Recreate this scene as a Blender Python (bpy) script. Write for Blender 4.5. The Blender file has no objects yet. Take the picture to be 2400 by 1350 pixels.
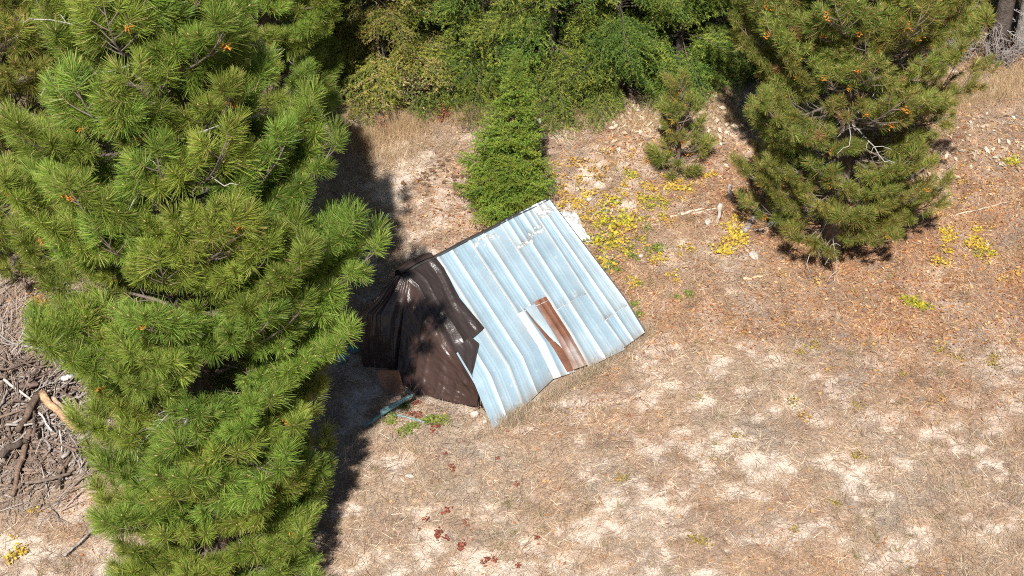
import bpy, math, random
import numpy as np
from mathutils import Matrix, Vector, Euler

# ------------------------------------------------------------------ camera, sky, sun, exposure
SC = bpy.context.scene
COL = SC.collection
PITCH, DIST, FPX = math.radians(39.0), 33.4, 4670.0
CAM = np.array([0.0, -DIST * math.cos(PITCH), DIST * math.sin(PITCH)])
cd = bpy.data.cameras.new('camera')
cd.sensor_width = 36.0
cd.lens = 36.0 * FPX / 2400.0
cd.clip_end = 2000.0
cam = bpy.data.objects.new('camera', cd)
cam.location = CAM
cam.rotation_euler = (math.radians(90) - PITCH, 0, 0)
COL.objects.link(cam)
SC.camera = cam

SUN_EL = math.radians(49.0)
SHADOW = Vector((0.13, 0.97, 0)).normalized()          # the way shadows fall on the ground
to_sun = Vector((-SHADOW.x * math.cos(SUN_EL), -SHADOW.y * math.cos(SUN_EL), math.sin(SUN_EL)))
sd = bpy.data.lights.new('sun', 'SUN')
sd.energy = 5.0
sd.angle = math.radians(0.5)
sd.color = (1.0, 0.955, 0.88)
sun = bpy.data.objects.new('sun', sd)
sun.rotation_euler = to_sun.to_track_quat('Z', 'Y').to_euler()
sun.location = (0, -20, 40)
COL.objects.link(sun)

W = bpy.data.worlds.new('World')
SC.world = W
W.use_nodes = True
wn = W.node_tree.nodes
wn.clear()
wo = wn.new('ShaderNodeOutputWorld')
bg = wn.new('ShaderNodeBackground')
sky = wn.new('ShaderNodeTexSky')
sky.sky_type = 'NISHITA'
sky.sun_disc = False
sky.sun_elevation = SUN_EL
sky.sun_rotation = math.atan2(to_sun.x, to_sun.y)
sky.altitude = 1200
sky.air_density = 1.0
sky.dust_density = 0.6
bg.inputs['Strength'].default_value = 0.043
W.node_tree.links.new(sky.outputs[0], bg.inputs[0])
W.node_tree.links.new(bg.outputs[0], wo.inputs[0])

SC.view_settings.view_transform = 'Standard'
SC.view_settings.look = 'None'
SC.view_settings.exposure = 0.58
SC.view_settings.gamma = 1.0
SC.view_settings.use_curve_mapping = False
SC.cycles.use_denoising = False
SC.cycles.filter_width = 1.1
SC.cycles.sample_clamp_indirect = 4.0
SC.cycles.max_bounces = 6
SC.cycles.diffuse_bounces = 3
SC.cycles.transmission_bounces = 3

# ------------------------------------------------------------------ helpers
def gp(x, y, z=0.0):
    """point of the photograph (2400 x 1350) that lies at height z"""
    f = np.array([0, math.cos(PITCH), -math.sin(PITCH)])
    u = np.array([0, math.sin(PITCH), math.cos(PITCH)])
    d = f * FPX + np.array([1.0, 0, 0]) * (x - 1200) + u * (675 - y)
    return CAM + d * ((z - CAM[2]) / d[2])

_T = np.random.default_rng(5).random((256, 256))
def vnoise(x, y, s, off=0.0):
    x = np.asarray(x, float) / s + off + 100.3
    y = np.asarray(y, float) / s + off * 1.7 + 100.7
    xi = np.floor(x).astype(int); yi = np.floor(y).astype(int)
    fx = x - xi; fy = y - yi
    fx = fx * fx * (3 - 2 * fx); fy = fy * fy * (3 - 2 * fy)
    a = _T[xi % 256, yi % 256]; b = _T[(xi + 1) % 256, yi % 256]
    c = _T[xi % 256, (yi + 1) % 256]; d = _T[(xi + 1) % 256, (yi + 1) % 256]
    return (a * (1 - fx) + b * fx) * (1 - fy) + (c * (1 - fx) + d * fx) * fy

def fbm(x, y, s, off=0.0, n=4):
    t = 0; a = 1.0; tot = 0
    for i in range(n):
        t = t + a * vnoise(x, y, s / 2 ** i, off + i * 7.3); tot += a; a *= 0.55
    return t / tot

def ground_z(x, y):
    z = 0.22 * (fbm(x, y, 5.0, 3.0, 3) - 0.5) + 0.10 * (fbm(x, y, 0.9, 9.0, 4) - 0.5)
    far = np.clip((np.abs(np.asarray(x, float)) + np.abs(np.asarray(y, float)) - 45) / 60, 0, 1)
    return z * (1 - far)

def gpz(x, y):
    p = gp(x, y)
    for _ in range(3):
        p = gp(x, y, float(ground_z(p[0], p[1])))
    return p

def norm(v):
    return v / np.maximum(np.linalg.norm(v, axis=-1, keepdims=True), 1e-9)

class MB:
    """collects vertices, faces of 3 or 4 corners, a colour per vertex and a material slot per face"""
    def __init__(s):
        s.v = []; s.f = {3: [], 4: []}; s.m = {3: [], 4: []}; s.c = []; s.n = 0
    def add(s, v, f, col=(1, 1, 1), slot=0):
        v = np.asarray(v, float).reshape(-1, 3); f = np.asarray(f, int)
        c = np.asarray(col, float)
        if c.ndim == 1: c = np.broadcast_to(c, (len(v), 3))
        s.v.append(v); s.c.append(c)
        s.f[f.shape[1]].append(f + s.n); s.m[f.shape[1]].append(np.full(len(f), slot))
        s.n += len(v)
    def mesh(s, name, mats, smooth=False):
        v = np.concatenate(s.v); c = np.concatenate(s.c)
        me = bpy.data.meshes.new(name)
        idx = []; start = []; slots = []; k = 0
        for n in (3, 4):
            if s.f[n]:
                f = np.concatenate(s.f[n]); idx.append(f.ravel())
                start.append(k + np.arange(len(f)) * n); k += f.size
                slots.append(np.concatenate(s.m[n]))
        idx = np.concatenate(idx); start = np.concatenate(start); slots = np.concatenate(slots)
        me.vertices.add(len(v)); me.vertices.foreach_set('co', v.astype(np.float32).ravel())
        me.loops.add(len(idx)); me.loops.foreach_set('vertex_index', idx.astype(np.int32))
        me.polygons.add(len(start)); me.polygons.foreach_set('loop_start', start.astype(np.int32))
        me.polygons.foreach_set('material_index', slots.astype(np.int32))
        if smooth: me.polygons.foreach_set('use_smooth', np.ones(len(start), bool))
        a = me.color_attributes.new('Col', 'FLOAT_COLOR', 'POINT')
        a.data.foreach_set('color', np.concatenate([c, np.ones((len(c), 1))], 1).astype(np.float32).ravel())
        for m in (mats if isinstance(mats, (list, tuple)) else [mats]): me.materials.append(m)
        me.update(calc_edges=True); me.validate()
        return me

def tube(mb, pts, rad, sides=6, col=(1, 1, 1), slot=0, cap=True):
    pts = np.asarray(pts, float); n = len(pts)
    rad = np.broadcast_to(np.asarray(rad, float), (n,))
    t = norm(np.gradient(pts, axis=0))
    up = np.array([0, 0, 1.0]) if abs(t[0, 2]) < 0.9 else np.array([1.0, 0, 0])
    a = norm(np.cross(t, up)); b = np.cross(t, a)
    th = np.arange(sides) * 2 * math.pi / sides
    ring = a[:, None] * np.cos(th)[None, :, None] + b[:, None] * np.sin(th)[None, :, None]
    v = (pts[:, None] + ring * rad[:, None, None]).reshape(-1, 3)
    i = np.arange(n - 1)[:, None] * sides; j = np.arange(sides)[None]; j2 = (j + 1) % sides
    f = np.stack([i + j, i + j2, i + sides + j2, i + sides + j], -1).reshape(-1, 4)
    if cap:
        v = np.concatenate([v, pts[:1], pts[-1:]])
        k = n * sides; jj = np.arange(sides); jn = (jj + 1) % sides
        f3 = np.concatenate([np.stack([np.full(sides, k), jn, jj], -1),
                             np.stack([np.full(sides, k + 1), jj + (n - 1) * sides, jn + (n - 1) * sides], -1)])
        base = mb.n
        mb.add(v, f, col, slot)
        mb.f[3].append(f3 + base); mb.m[3].append(np.full(len(f3), slot))
    else:
        mb.add(v, f, col, slot)

def needles(mb, b, d, l, w, col, rng, slot=0, tip=0.45):
    """thin tapering blades from b along d"""
    n = len(b)
    s = norm(np.cross(d, rng.normal(size=(n, 3)))) * (np.broadcast_to(w, (n,)) / 2)[:, None]
    e = b + d * np.broadcast_to(l, (n,))[:, None]
    v = np.stack([b - s, b + s, e + s * tip, e - s * tip], 1).reshape(-1, 3)
    f = np.arange(n * 4).reshape(-1, 4)
    mb.add(v, f, np.repeat(np.broadcast_to(col, (n, 3)), 4, 0), slot)

def box(mb, cx, cy, cz, sx, sy, sz, col=(1, 1, 1), R=None):
    v = np.array([[x, y, z] for z in (-1, 1) for y in (-1, 1) for x in (-1, 1)], float) * np.array([sx, sy, sz]) / 2
    if R is not None: v = v @ np.asarray(R).T
    f = [[0, 2, 3, 1], [4, 5, 7, 6], [0, 1, 5, 4], [2, 6, 7, 3], [0, 4, 6, 2], [1, 3, 7, 5]]
    mb.add(v + np.array([cx, cy, cz]), f, col)

def link(name, me, parent=None, loc=None):
    o = bpy.data.objects.new(name, me)
    COL.objects.link(o)
    if parent is not None: o.parent = parent
    if loc is not None: o.location = Vector(loc)
    return o

def tag(o, label, cat, group=None, kind=None):
    o['label'] = label; o['category'] = cat
    if group: o['group'] = group
    if kind: o['kind'] = kind
    return o

def thing(name, label, cat, loc, group=None):
    return tag(link(name, None, None, loc), label, cat, group)

# ------------------------------------------------------------------ materials
def mat(name, rough=0.8, spec=0.3, metal=0.0, tint=None, attr=True, base=(1, 1, 1), trans=0.0, noise=None, bump=None, objvar=0.0):
    m = bpy.data.materials.new(name); m.use_nodes = True
    nt = m.node_tree; N = nt.nodes; L = nt.links
    p = N['Principled BSDF']; out = N['Material Output']
    p.inputs['Roughness'].default_value = rough
    p.inputs['Specular IOR Level'].default_value = spec
    p.inputs['Metallic'].default_value = metal
    if attr:
        a = N.new('ShaderNodeAttribute'); a.attribute_name = 'Col'; c = a.outputs['Color']
    else:
        r = N.new('ShaderNodeRGB'); r.outputs[0].default_value = (*base, 1); c = r.outputs[0]
    tc = N.new('ShaderNodeTexCoord')
    if noise:
        for (sc, lo, hi, det) in noise:
            nz = N.new('ShaderNodeTexNoise'); nz.inputs['Scale'].default_value = sc; nz.inputs['Detail'].default_value = det
            L.new(tc.outputs['Object'], nz.inputs['Vector'])
            mr = N.new('ShaderNodeMapRange'); mr.inputs[1].default_value = 0.3; mr.inputs[2].default_value = 0.7
            mr.inputs[3].default_value = lo; mr.inputs[4].default_value = hi
            L.new(nz.outputs['Fac'], mr.inputs[0])
            mx = N.new('ShaderNodeVectorMath'); mx.operation = 'SCALE'
            L.new(c, mx.inputs[0]); L.new(mr.outputs[0], mx.inputs['Scale']); c = mx.outputs[0]
    if objvar:
        oi = N.new('ShaderNodeObjectInfo')
        hs = N.new('ShaderNodeHueSaturation')
        mr = N.new('ShaderNodeMapRange'); mr.inputs[3].default_value = 0.5 - objvar * 0.12; mr.inputs[4].default_value = 0.5 + objvar * 0.06
        L.new(oi.outputs['Random'], mr.inputs[0]); L.new(mr.outputs[0], hs.inputs['Hue'])
        m2 = N.new('ShaderNodeMapRange'); m2.inputs[3].default_value = 1 - objvar * 0.9; m2.inputs[4].default_value = 1 + objvar * 0.9
        mm = N.new('ShaderNodeMath'); mm.operation = 'MULTIPLY_ADD'; mm.inputs[1].default_value = 7.31; mm.inputs[2].default_value = 0.2
        fr = N.new('ShaderNodeMath'); fr.operation = 'FRACT'
        L.new(oi.outputs['Random'], mm.inputs[0]); L.new(mm.outputs[0], fr.inputs[0]); L.new(fr.outputs[0], m2.inputs[0])
        L.new(m2.outputs[0], hs.inputs['Value']); L.new(c, hs.inputs['Color']); c = hs.outputs['Color']
    L.new(c, p.inputs['Base Color'])
    if bump:
        nz = N.new('ShaderNodeTexNoise'); nz.inputs['Scale'].default_value = bump[0]; nz.inputs['Detail'].default_value = 6
        L.new(tc.outputs['Object'], nz.inputs['Vector'])
        bp = N.new('ShaderNodeBump'); bp.inputs['Strength'].default_value = bump[1]; bp.inputs['Distance'].default_value = bump[2]
        L.new(nz.outputs['Fac'], bp.inputs['Height']); L.new(bp.outputs[0], p.inputs['Normal'])
    if trans:
        tr = N.new('ShaderNodeBsdfTranslucent'); L.new(c, tr.inputs['Color'])
        ms = N.new('ShaderNodeMixShader'); ms.inputs[0].default_value = trans
        L.new(p.outputs[0], ms.inputs[1]); L.new(tr.outputs[0], ms.inputs[2]); L.new(ms.outputs[0], out.inputs['Surface'])
    return m

M_needle = mat('pine_needles', 0.45, 0.35, trans=0.33, objvar=0.22)
M_fir = mat('fir_needles', 0.55, 0.3, trans=0.25, objvar=0.25)
M_bark = mat('bark', 0.95, 0.1, noise=[(9, 0.6, 1.35, 6), (45, 0.75, 1.2, 3)], bump=(30, 0.9, 0.03))
M_twig = mat('twig_bark', 0.9, 0.15)
M_ground = mat('dry_soil', 0.95, 0.05, noise=[(2.6, 0.9, 1.1, 8), (26, 0.7, 1.28, 6), (75, 0.7, 1.3, 4)], bump=(60, 0.7, 0.03))
M_straw = mat('dry_straw', 0.75, 0.2, trans=0.2)
M_leaf = mat('leaves', 0.6, 0.25, trans=0.3)
M_galv = mat('galvanised_steel', 0.5, 0.5, 0.3, noise=[(2.2, 0.86, 1.1, 5), (70, 0.9, 1.1, 4), (230, 0.9, 1.1, 2)], bump=(5, 0.12, 0.02))
def specks(m, scale, lo, col):
    nt = m.node_tree; N = nt.nodes; L = nt.links; p = N['Principled BSDF']; src = p.inputs['Base Color'].links[0].from_socket
    nz = N.new('ShaderNodeTexNoise'); nz.inputs['Scale'].default_value = scale; nz.inputs['Detail'].default_value = 5; nz.inputs['Roughness'].default_value = .7
    tc = N.new('ShaderNodeTexCoord'); L.new(tc.outputs['Object'], nz.inputs['Vector'])
    mr = N.new('ShaderNodeMapRange'); mr.inputs[1].default_value = lo; mr.inputs[2].default_value = lo + .06; mr.inputs[4].default_value = .6
    L.new(nz.outputs['Fac'], mr.inputs[0]); mx = N.new('ShaderNodeMix'); mx.data_type = 'RGBA'
    L.new(mr.outputs[0], mx.inputs[0]); L.new(src, mx.inputs[6]); mx.inputs[7].default_value = (*col, 1); L.new(mx.outputs[2], p.inputs['Base Color'])
specks(M_galv, 16, .655, (0.20, 0.15, 0.12)); specks(M_galv, 5, .62, (0.62, 0.64, 0.64))
M_rust = mat('rusted_steel', 0.75, 0.3, 0.1, noise=[(5, 0.75, 1.25, 6), (60, 0.8, 1.2, 4)])
M_tarp = mat('brown_tarp', 0.31, 0.5, noise=[(4, 0.9, 1.1, 4)], bump=(45, 0.35, 0.01))
M_wood = mat('weathered_wood', 0.9, 0.15, noise=[(12, 0.7, 1.25, 6)], bump=(40, 0.5, 0.01))
M_paint = mat('chipped_paint', 0.55, 0.4, noise=[(14, 0.75, 1.15, 6)])
M_stone = mat('pale_stone', 0.9, 0.2, noise=[(8, 0.8, 1.15, 6)], bump=(25, 0.6, 0.02))
M_sheet = mat('crumpled_plastic', 0.45, 0.4, noise=[(10, 0.8, 1.1, 5)])

# ------------------------------------------------------------------ ground
def zones(x, y):
    """how the cover changes over the clearing: bare sand, russet litter, forest duff, slash pile"""
    x = np.asarray(x, float); y = np.asarray(y, float) * 1.125
    b = fbm(x, y, 0.38, 21.0, 5) * 0.74 + fbm(x, y, 2.6, 33.0, 2) * 0.26
    bias = np.clip((-y - 0.5) / 7.0, -0.3, 1) * 0.055 + np.clip((x - 2) / 8, -0.4, 1) * 0.02
    behind = np.exp(-(((x + 1.6) / 1.3) ** 2 + ((y - 2.8) / 1.3) ** 2)) * 0.17
    front = np.exp(-(((x + 0.7) / 0.9) ** 2 + ((y + 2.7) / 0.5) ** 2)) * 0.12
    bare = np.clip((b + bias + behind + front - 0.512) / 0.10, 0, 1) * np.clip(fbm(x, y, 0.16, 55.0, 3) * 3.2 - 0.75, 0.25, 1)
    russ = np.clip(fbm(x, y, 2.2, 44.0, 3) * 1.6 - 0.75 + np.clip(1.5 - np.sqrt(((x - 8.0) / 4.6) ** 2 + ((y - 1.2) / 4.6) ** 2), 0, 1) * 0.95
                   + np.exp(-(((x - 3.4) / 3.2) ** 2 + ((y - 3.6) / 1.8) ** 2)) * 0.4, 0, 1)
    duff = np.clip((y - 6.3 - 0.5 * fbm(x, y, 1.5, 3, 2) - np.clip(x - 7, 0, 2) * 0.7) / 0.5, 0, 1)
    slash = np.clip(1.25 - np.sqrt(((x + 8.4) / 3.4) ** 2 + ((y + 2.6) / 3.2) ** 2), 0, 1)
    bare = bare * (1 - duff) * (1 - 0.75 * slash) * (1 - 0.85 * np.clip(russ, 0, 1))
    return bare, russ, duff, slash

def axis(lo, hi, step):
    near = np.arange(lo, hi + 1e-6, step)
    out = np.array([3, 8, 18, 40, 90, 200, 420, 800.0])
    return np.concatenate([lo - out[::-1], near, hi + out])

gx, gy = axis(-13.0, 13.0, 0.06), axis(-9.5, 13.5, 0.06)
X, Y = np.meshgrid(gx, gy)
bare, russ, duff, slash = zones(X, Y)
Z = ground_z(X, Y) - 0.03 * bare * (np.abs(X) < 13)
def lerp(a, b, t): return a * (1 - t[..., None]) + np.asarray(b) * t[..., None]
n1 = fbm(X, Y, 0.35, 61.0, 4)
c = np.broadcast_to(np.array([0.41, 0.295, 0.205]), X.shape + (3,))
c = lerp(c, (0.40, 0.31, 0.235), np.clip(n1 * 2 - 0.6, 0, 1))
c = lerp(c, (0.37, 0.19, 0.10), russ * 0.9)
c = lerp(c, (0.29, 0.235, 0.20), slash * 0.8)
c = lerp(c, (0.27, 0.175, 0.135), np.clip(fbm(X, Y, 0.5, 71.0, 4) * 3 - 1.35, 0, 1) * 0.7)
c = lerp(c, (0.30, 0.265, 0.235), np.clip(fbm(X, Y, 0.7, 76.0, 4) * 3 - 1.5, 0, 1) * 0.7)
c = lerp(c, (0.66, 0.545, 0.455), bare)
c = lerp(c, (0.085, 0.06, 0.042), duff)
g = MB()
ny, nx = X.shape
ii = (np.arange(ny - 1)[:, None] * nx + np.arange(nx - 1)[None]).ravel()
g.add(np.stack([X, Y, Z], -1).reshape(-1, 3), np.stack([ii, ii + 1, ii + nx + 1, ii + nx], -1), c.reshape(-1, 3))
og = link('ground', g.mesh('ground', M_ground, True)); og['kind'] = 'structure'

# ------------------------------------------------------------------ dry grass, litter
rng = np.random.default_rng(11)
def shed_mask(x, y):     # outline of the shed on the ground
    poly = np.array([gp(960, 760)[:2], gp(1290, 600)[:2], gp(1500, 795)[:2], gp(1160, 1000)[:2]])
    ins = np.ones(len(x), bool)
    for i in range(4):
        a, b = poly[i], poly[(i + 1) % 4]
        ins &= ((b[0] - a[0]) * (y - a[1]) - (b[1] - a[1]) * (x - a[0])) < 0
    return ins

def scatter(n, x0=-12.3, x1=12.3, y0=-8.4, y1=11.8):
    x = rng.uniform(x0, x1, n); y = rng.uniform(y0, y1, n)
    k = np.abs(x) < 0.262 * (y + 26 + 10) + 1.2
    k &= ~shed_mask(x, y)
    return x[k], y[k]

def straw(n, keep, l, w, incl, cols, wts, lift=0.012, region=None):
    x, y = scatter(n, *(region or ()))
    k = rng.random(len(x)) < keep(x, y)
    x, y = x[k], y[k]; n = len(x)
    az = rng.uniform(0, 2 * math.pi, n) ; el = np.radians(rng.uniform(*incl, n))
    d = np.stack([np.cos(az) * np.cos(el), np.sin(az) * np.cos(el), np.sin(el)], -1)
    b = np.stack([x, y, ground_z(x, y) - 0.004 + rng.random(n) * lift], -1)
    ci = rng.choice(len(cols), n, p=np.array(wts) / sum(wts))
    pt = fbm(x, y, 0.28, 17.0, 3)
    c = np.asarray(cols)[ci] * rng.uniform(0.7, 1.25, (n, 1)) * (1 + zones(x, y)[1][:, None] * np.array([-.02, -.17, -.32])) * np.clip(0.45 + 1.1 * pt, .6, 1.35)[:, None]
    return b, d, rng.uniform(*l, n), rng.uniform(*w, n), c

STRAW = [(0.58, 0.42, 0.285), (0.44, 0.29, 0.20), (0.45, 0.375, 0.31), (0.78, 0.65, 0.50), (0.25, 0.17, 0.13), (0.36, 0.33, 0.17)]
mb = MB()
def keep_thatch(x, y):
    b, r, d, s = zones(x, y)
    return np.clip(1.0 - 0.93 * b - 0.9 * d - 0.35 * s, 0.02, 1)
B = straw(430000, keep_thatch, (0.07, 0.22), (0.004, 0.009), (0, 34), STRAW, (5, 5, 3.5, 3.2, 2.5, 0.7))
needles(mb, *B, rng, tip=0.4)
def keep_upright(x, y):
    b, r, d, s = zones(x, y)
    return np.clip(fbm(x, y, 0.7, 81.0, 3) * 4.2 - 2.0, 0, 1) * np.clip(1 - 0.9 * b - d - s - 0.4 * r, 0, 1)
B = straw(110000, keep_upright, (0.10, 0.26), (0.0025, 0.005), (35, 85), STRAW, (5, 2, 3, 4, 1, 1.8))
needles(mb, *B, rng, tip=0.3)
def keep_green(x, y):
    b, r, d, s = zones(x, y)
    return np.clip(fbm(x, y, 0.9, 91.0, 3) * 7 - 4.0, 0, 1) * np.clip(1 - b - d - s - r, 0, 1) * np.clip((0 - y) / 4, 0, 1)
# small tussocks: blades fanning from one root
nt_ = 9000
tx, ty = scatter(nt_)
zb = zones(tx, ty)
kk = rng.random(len(tx)) < np.clip(fbm(tx, ty, 1.1, 83.0, 3) * 3 - 0.9, 0.05, 1) * np.clip(1 - 0.7 * zb[0] - zb[2] - .8 * zb[3] - .35 * zb[1], 0, 1)
tx, ty = tx[kk], ty[kk]
per = 22
X2 = np.repeat(tx, per) + rng.normal(0, .018, len(tx) * per); Y2 = np.repeat(ty, per) + rng.normal(0, .018, len(tx) * per)
az = rng.uniform(0, 6.283, len(X2)); el = np.radians(rng.uniform(8, 75, len(X2)))
tc_ = np.asarray(STRAW[:4] + [(0.30, 0.27, 0.12)])[rng.choice(5, len(tx), p=[.35, .2, .17, .18, .10])]
needles(mb, np.stack([X2, Y2, ground_z(X2, Y2) + .004], -1), np.stack([np.cos(az) * np.cos(el), np.sin(az) * np.cos(el), np.sin(el)], -1), rng.uniform(.08, .24, len(X2)), rng.uniform(.003, .006, len(X2)), np.repeat(tc_, per, 0) * rng.uniform(.7, 1.2, (len(X2), 1)), rng, tip=.3)
B = straw(60000, keep_green, (0.08, 0.2), (0.003, 0.005), (30, 85), [(0.27, 0.27, 0.11), (0.34, 0.31, 0.16), (0.2, 0.22, 0.09)], (1, 1, 1))
needles(mb, *B, rng, tip=0.3)
o = link('dry_grass', mb.mesh('dry_grass', M_straw)); tag(o, 'dry straw coloured grass lying over the sandy clearing', 'dry grass', kind='stuff')

# taller tawny grass under the edge of the firs, at the foot of the roof and behind the shed
mb = MB()
def band(px, n, h, spread, cols):
    cx = []
    for (a, b, ww) in px:
        p = gpz(a, b)
        k = int(n * ww)
        cx.append(np.stack([p[0] + rng.normal(0, spread, k), p[1] + rng.normal(0, spread, k)], -1))
    q = np.concatenate(cx); q = q[~shed_mask(q[:, 0], q[:, 1])]; m = len(q)
    az = rng.uniform(0, 6.283, m); el = np.radians(rng.uniform(40, 88, m))
    d = np.stack([np.cos(az) * np.cos(el), np.sin(az) * np.cos(el), np.sin(el)], -1)
    c = np.asarray(cols)[rng.integers(0, len(cols), m)] * rng.uniform(0.75, 1.25, (m, 1))
    needles(mb, np.column_stack([q, ground_z(q[:, 0], q[:, 1]) - 0.01]), d, rng.uniform(h * 0.4, h, m), rng.uniform(0.003, 0.006, m), c, rng, tip=0.25)
TAWNY = [(0.60, 0.44, 0.25), (0.50, 0.34, 0.19), (0.68, 0.54, 0.34), (0.42, 0.30, 0.19)]
band([(x, y + rng.uniform(-8, 10), 1) for x, y in [(840 + i * 13, 330 - 4 * min(i, 14)) for i in range(22)]], 260, 0.34, 0.16, TAWNY)
band([(x, 280 + rng.uniform(-10, 14), 1) for x in range(1120, 1760, 22)], 170, 0.27, 0.17, TAWNY)
band([(x, 190 + (2400 - x) * 0.22 + rng.uniform(-25, 25), 1) for x in range(2180, 2440, 9)], 210, 0.30, 0.2, TAWNY)
band([(860 + i * 11, 340 + 40 * math.sin(i), 1) for i in range(12)], 150, 0.32, 0.22, TAWNY)
for i in range(34):
    t = i / 33
    p = (1180 + 330 * t + rng.normal(0, 5), 1000 - 225 * t + rng.normal(0, 6), 0.35 + rng.random())
    band([p], 300, 0.23, 0.10, STRAW[:4] + [(0.30, 0.30, 0.15)])
o = link('tall_grass', mb.mesh('tall_grass', M_straw)); tag(o, 'tall tawny grass along the forest edge and shed foot', 'dry grass', kind='stuff')

def leaf_quads(mb, p, size, cols, rng, flat=0.5, aspect=0.6):
    """small folded leaves: two faces that meet on a raised midrib"""
    n = len(p)
    az = rng.uniform(0, 6.283, n)
    t = norm(np.stack([np.cos(az), np.sin(az), rng.normal(0, flat, n)], -1))
    up = norm(np.stack([rng.normal(0, flat, n), rng.normal(0, flat, n), np.ones(n)], -1))
    s = norm(np.cross(t, up)); up = np.cross(s, t)
    L = np.broadcast_to(size, (n,))[:, None]; Wd = L * aspect * 0.5
    fold = rng.uniform(0.1, 0.7, (n, 1))
    a = p - t * L / 2; e = p + t * L / 2
    l = p - s * Wd + up * Wd * fold; r = p + s * Wd + up * Wd * fold
    v = np.stack([a, r, e, l], 1).reshape(-1, 3)
    k = np.arange(n)[:, None] * 4
    f = np.concatenate([k + np.array([0, 1, 2]), k + np.array([0, 2, 3])])
    mb.add(v, f, np.repeat(cols, 4, 0))

mb = MB()
x, y = scatter(190000)
b_, r_, d_, s_ = zones(x, y)
k = rng.random(len(x)) < np.clip(r_ * 0.8 + np.clip(d_, 0, .5) * 0.4 + s_ * 0.28 + 0.02, 0, 1) * np.where(y > -1.5, 1, 0.35 + s_)
x, y = x[k], y[k]
cols = np.asarray([(0.58, 0.28, 0.10), (0.46, 0.20, 0.085), (0.66, 0.40, 0.17), (0.36, 0.15, 0.08), (0.70, 0.50, 0.29)])[rng.integers(0, 5, len(x))] * rng.uniform(0.75, 1.2, (len(x), 1))
leaf_quads(mb, np.stack([x, y, ground_z(x, y) + rng.uniform(0.008, 0.045, len(x))], -1), rng.uniform(0.025, 0.08, len(x)), cols, rng)
def pale(n, px, sx, sy):
    p = gpz(*px); q = np.stack([p[0] + rng.normal(0, sx, n), p[1] + rng.normal(0, sy, n)], -1)
    c = np.asarray([(0.74, 0.62, 0.46), (0.66, 0.52, 0.36), (0.78, 0.70, 0.58)])[rng.integers(0, 3, n)] * rng.uniform(0.8, 1.1, (n, 1))
    leaf_quads(mb, np.column_stack([q, ground_z(q[:, 0], q[:, 1]) + rng.uniform(0.01, 0.06, n)]), rng.uniform(0.06, 0.15, n), c, rng, 0.6, 0.55)
for a in [(130, (1490, 285), .35, .25), (170, (1640, 275), .5, .3), (60, (1700, 310), .3, .3), (110, (2340, 330), .5, .5), (45, (2170, 415), .3, .15), (50, (2290, 375), .4, .2), (25, (60, 850), .3, .3), (30, (1450, 350), .5, .15)]: pale(*a)
o = link('leaf_litter', mb.mesh('leaf_litter', M_leaf)); tag(o, 'russet and pale fallen leaves littering the clearing', 'leaf litter', kind='stuff')

# ------------------------------------------------------------------ shed
def cq(a, b): return (820 + a * 0.4593, 430 + b * 0.4593)
HR = 1.45
LN = [[(300, 450), (640, 1020), (735, 1250)], [(440, 380), (800, 940), (880, 1150)], [(600, 297), (960, 835), (1035, 1000)],
      [(762, 215), (1120, 770), (1215, 940)], [(920, 130), (1275, 680), (1400, 850)], [(1005, 92), (1385, 605), (1495, 780)]]
LU = np.array([0, .199, .426, .655, .879, 1.0])
KH = [0.50, 0.49, 0.47, 0.42, 0.40, 0.42]
EH = [0.06, 0.05, 0.05, 0.05, 0.06, 0.10]
RP = np.array([[gp(*cq(*l[0]), HR), gp(*cq(*l[1]), KH[i]), gp(*cq(*l[2]), EH[i])] for i, l in enumerate(LN)])
VK = 0.68
KB = [0.035, 0.03, 0.03, 0.02, 0.0, 0.0]      # how far the bend bulges out
def S(u, v):
    u = np.asarray(u, float); v = np.asarray(v, float)
    uc = np.clip(u, -0.2, 1.2)
    j = np.clip(np.searchsorted(LU, uc) - 1, 0, 4); t = (uc - LU[j]) / (LU[j + 1] - LU[j])
    P = RP[j] * (1 - t)[..., None, None] + RP[j + 1] * t[..., None, None]
    a = np.clip(v / VK, -0.1, 1)[..., None]; b = np.clip((v - VK) / (1 - VK), 0, 1.15)[..., None]
    q = P[..., 0, :] * (1 - a) + P[..., 1, :] * a
    q = np.where(b > 0, P[..., 1, :] * (1 - b) + P[..., 2, :] * b, q)
    return q
RN = norm(np.cross(RP[0, 1] - RP[0, 0], RP[5, 0] - RP[0, 0])); RN = RN if RN[2] > 0 else -RN

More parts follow.
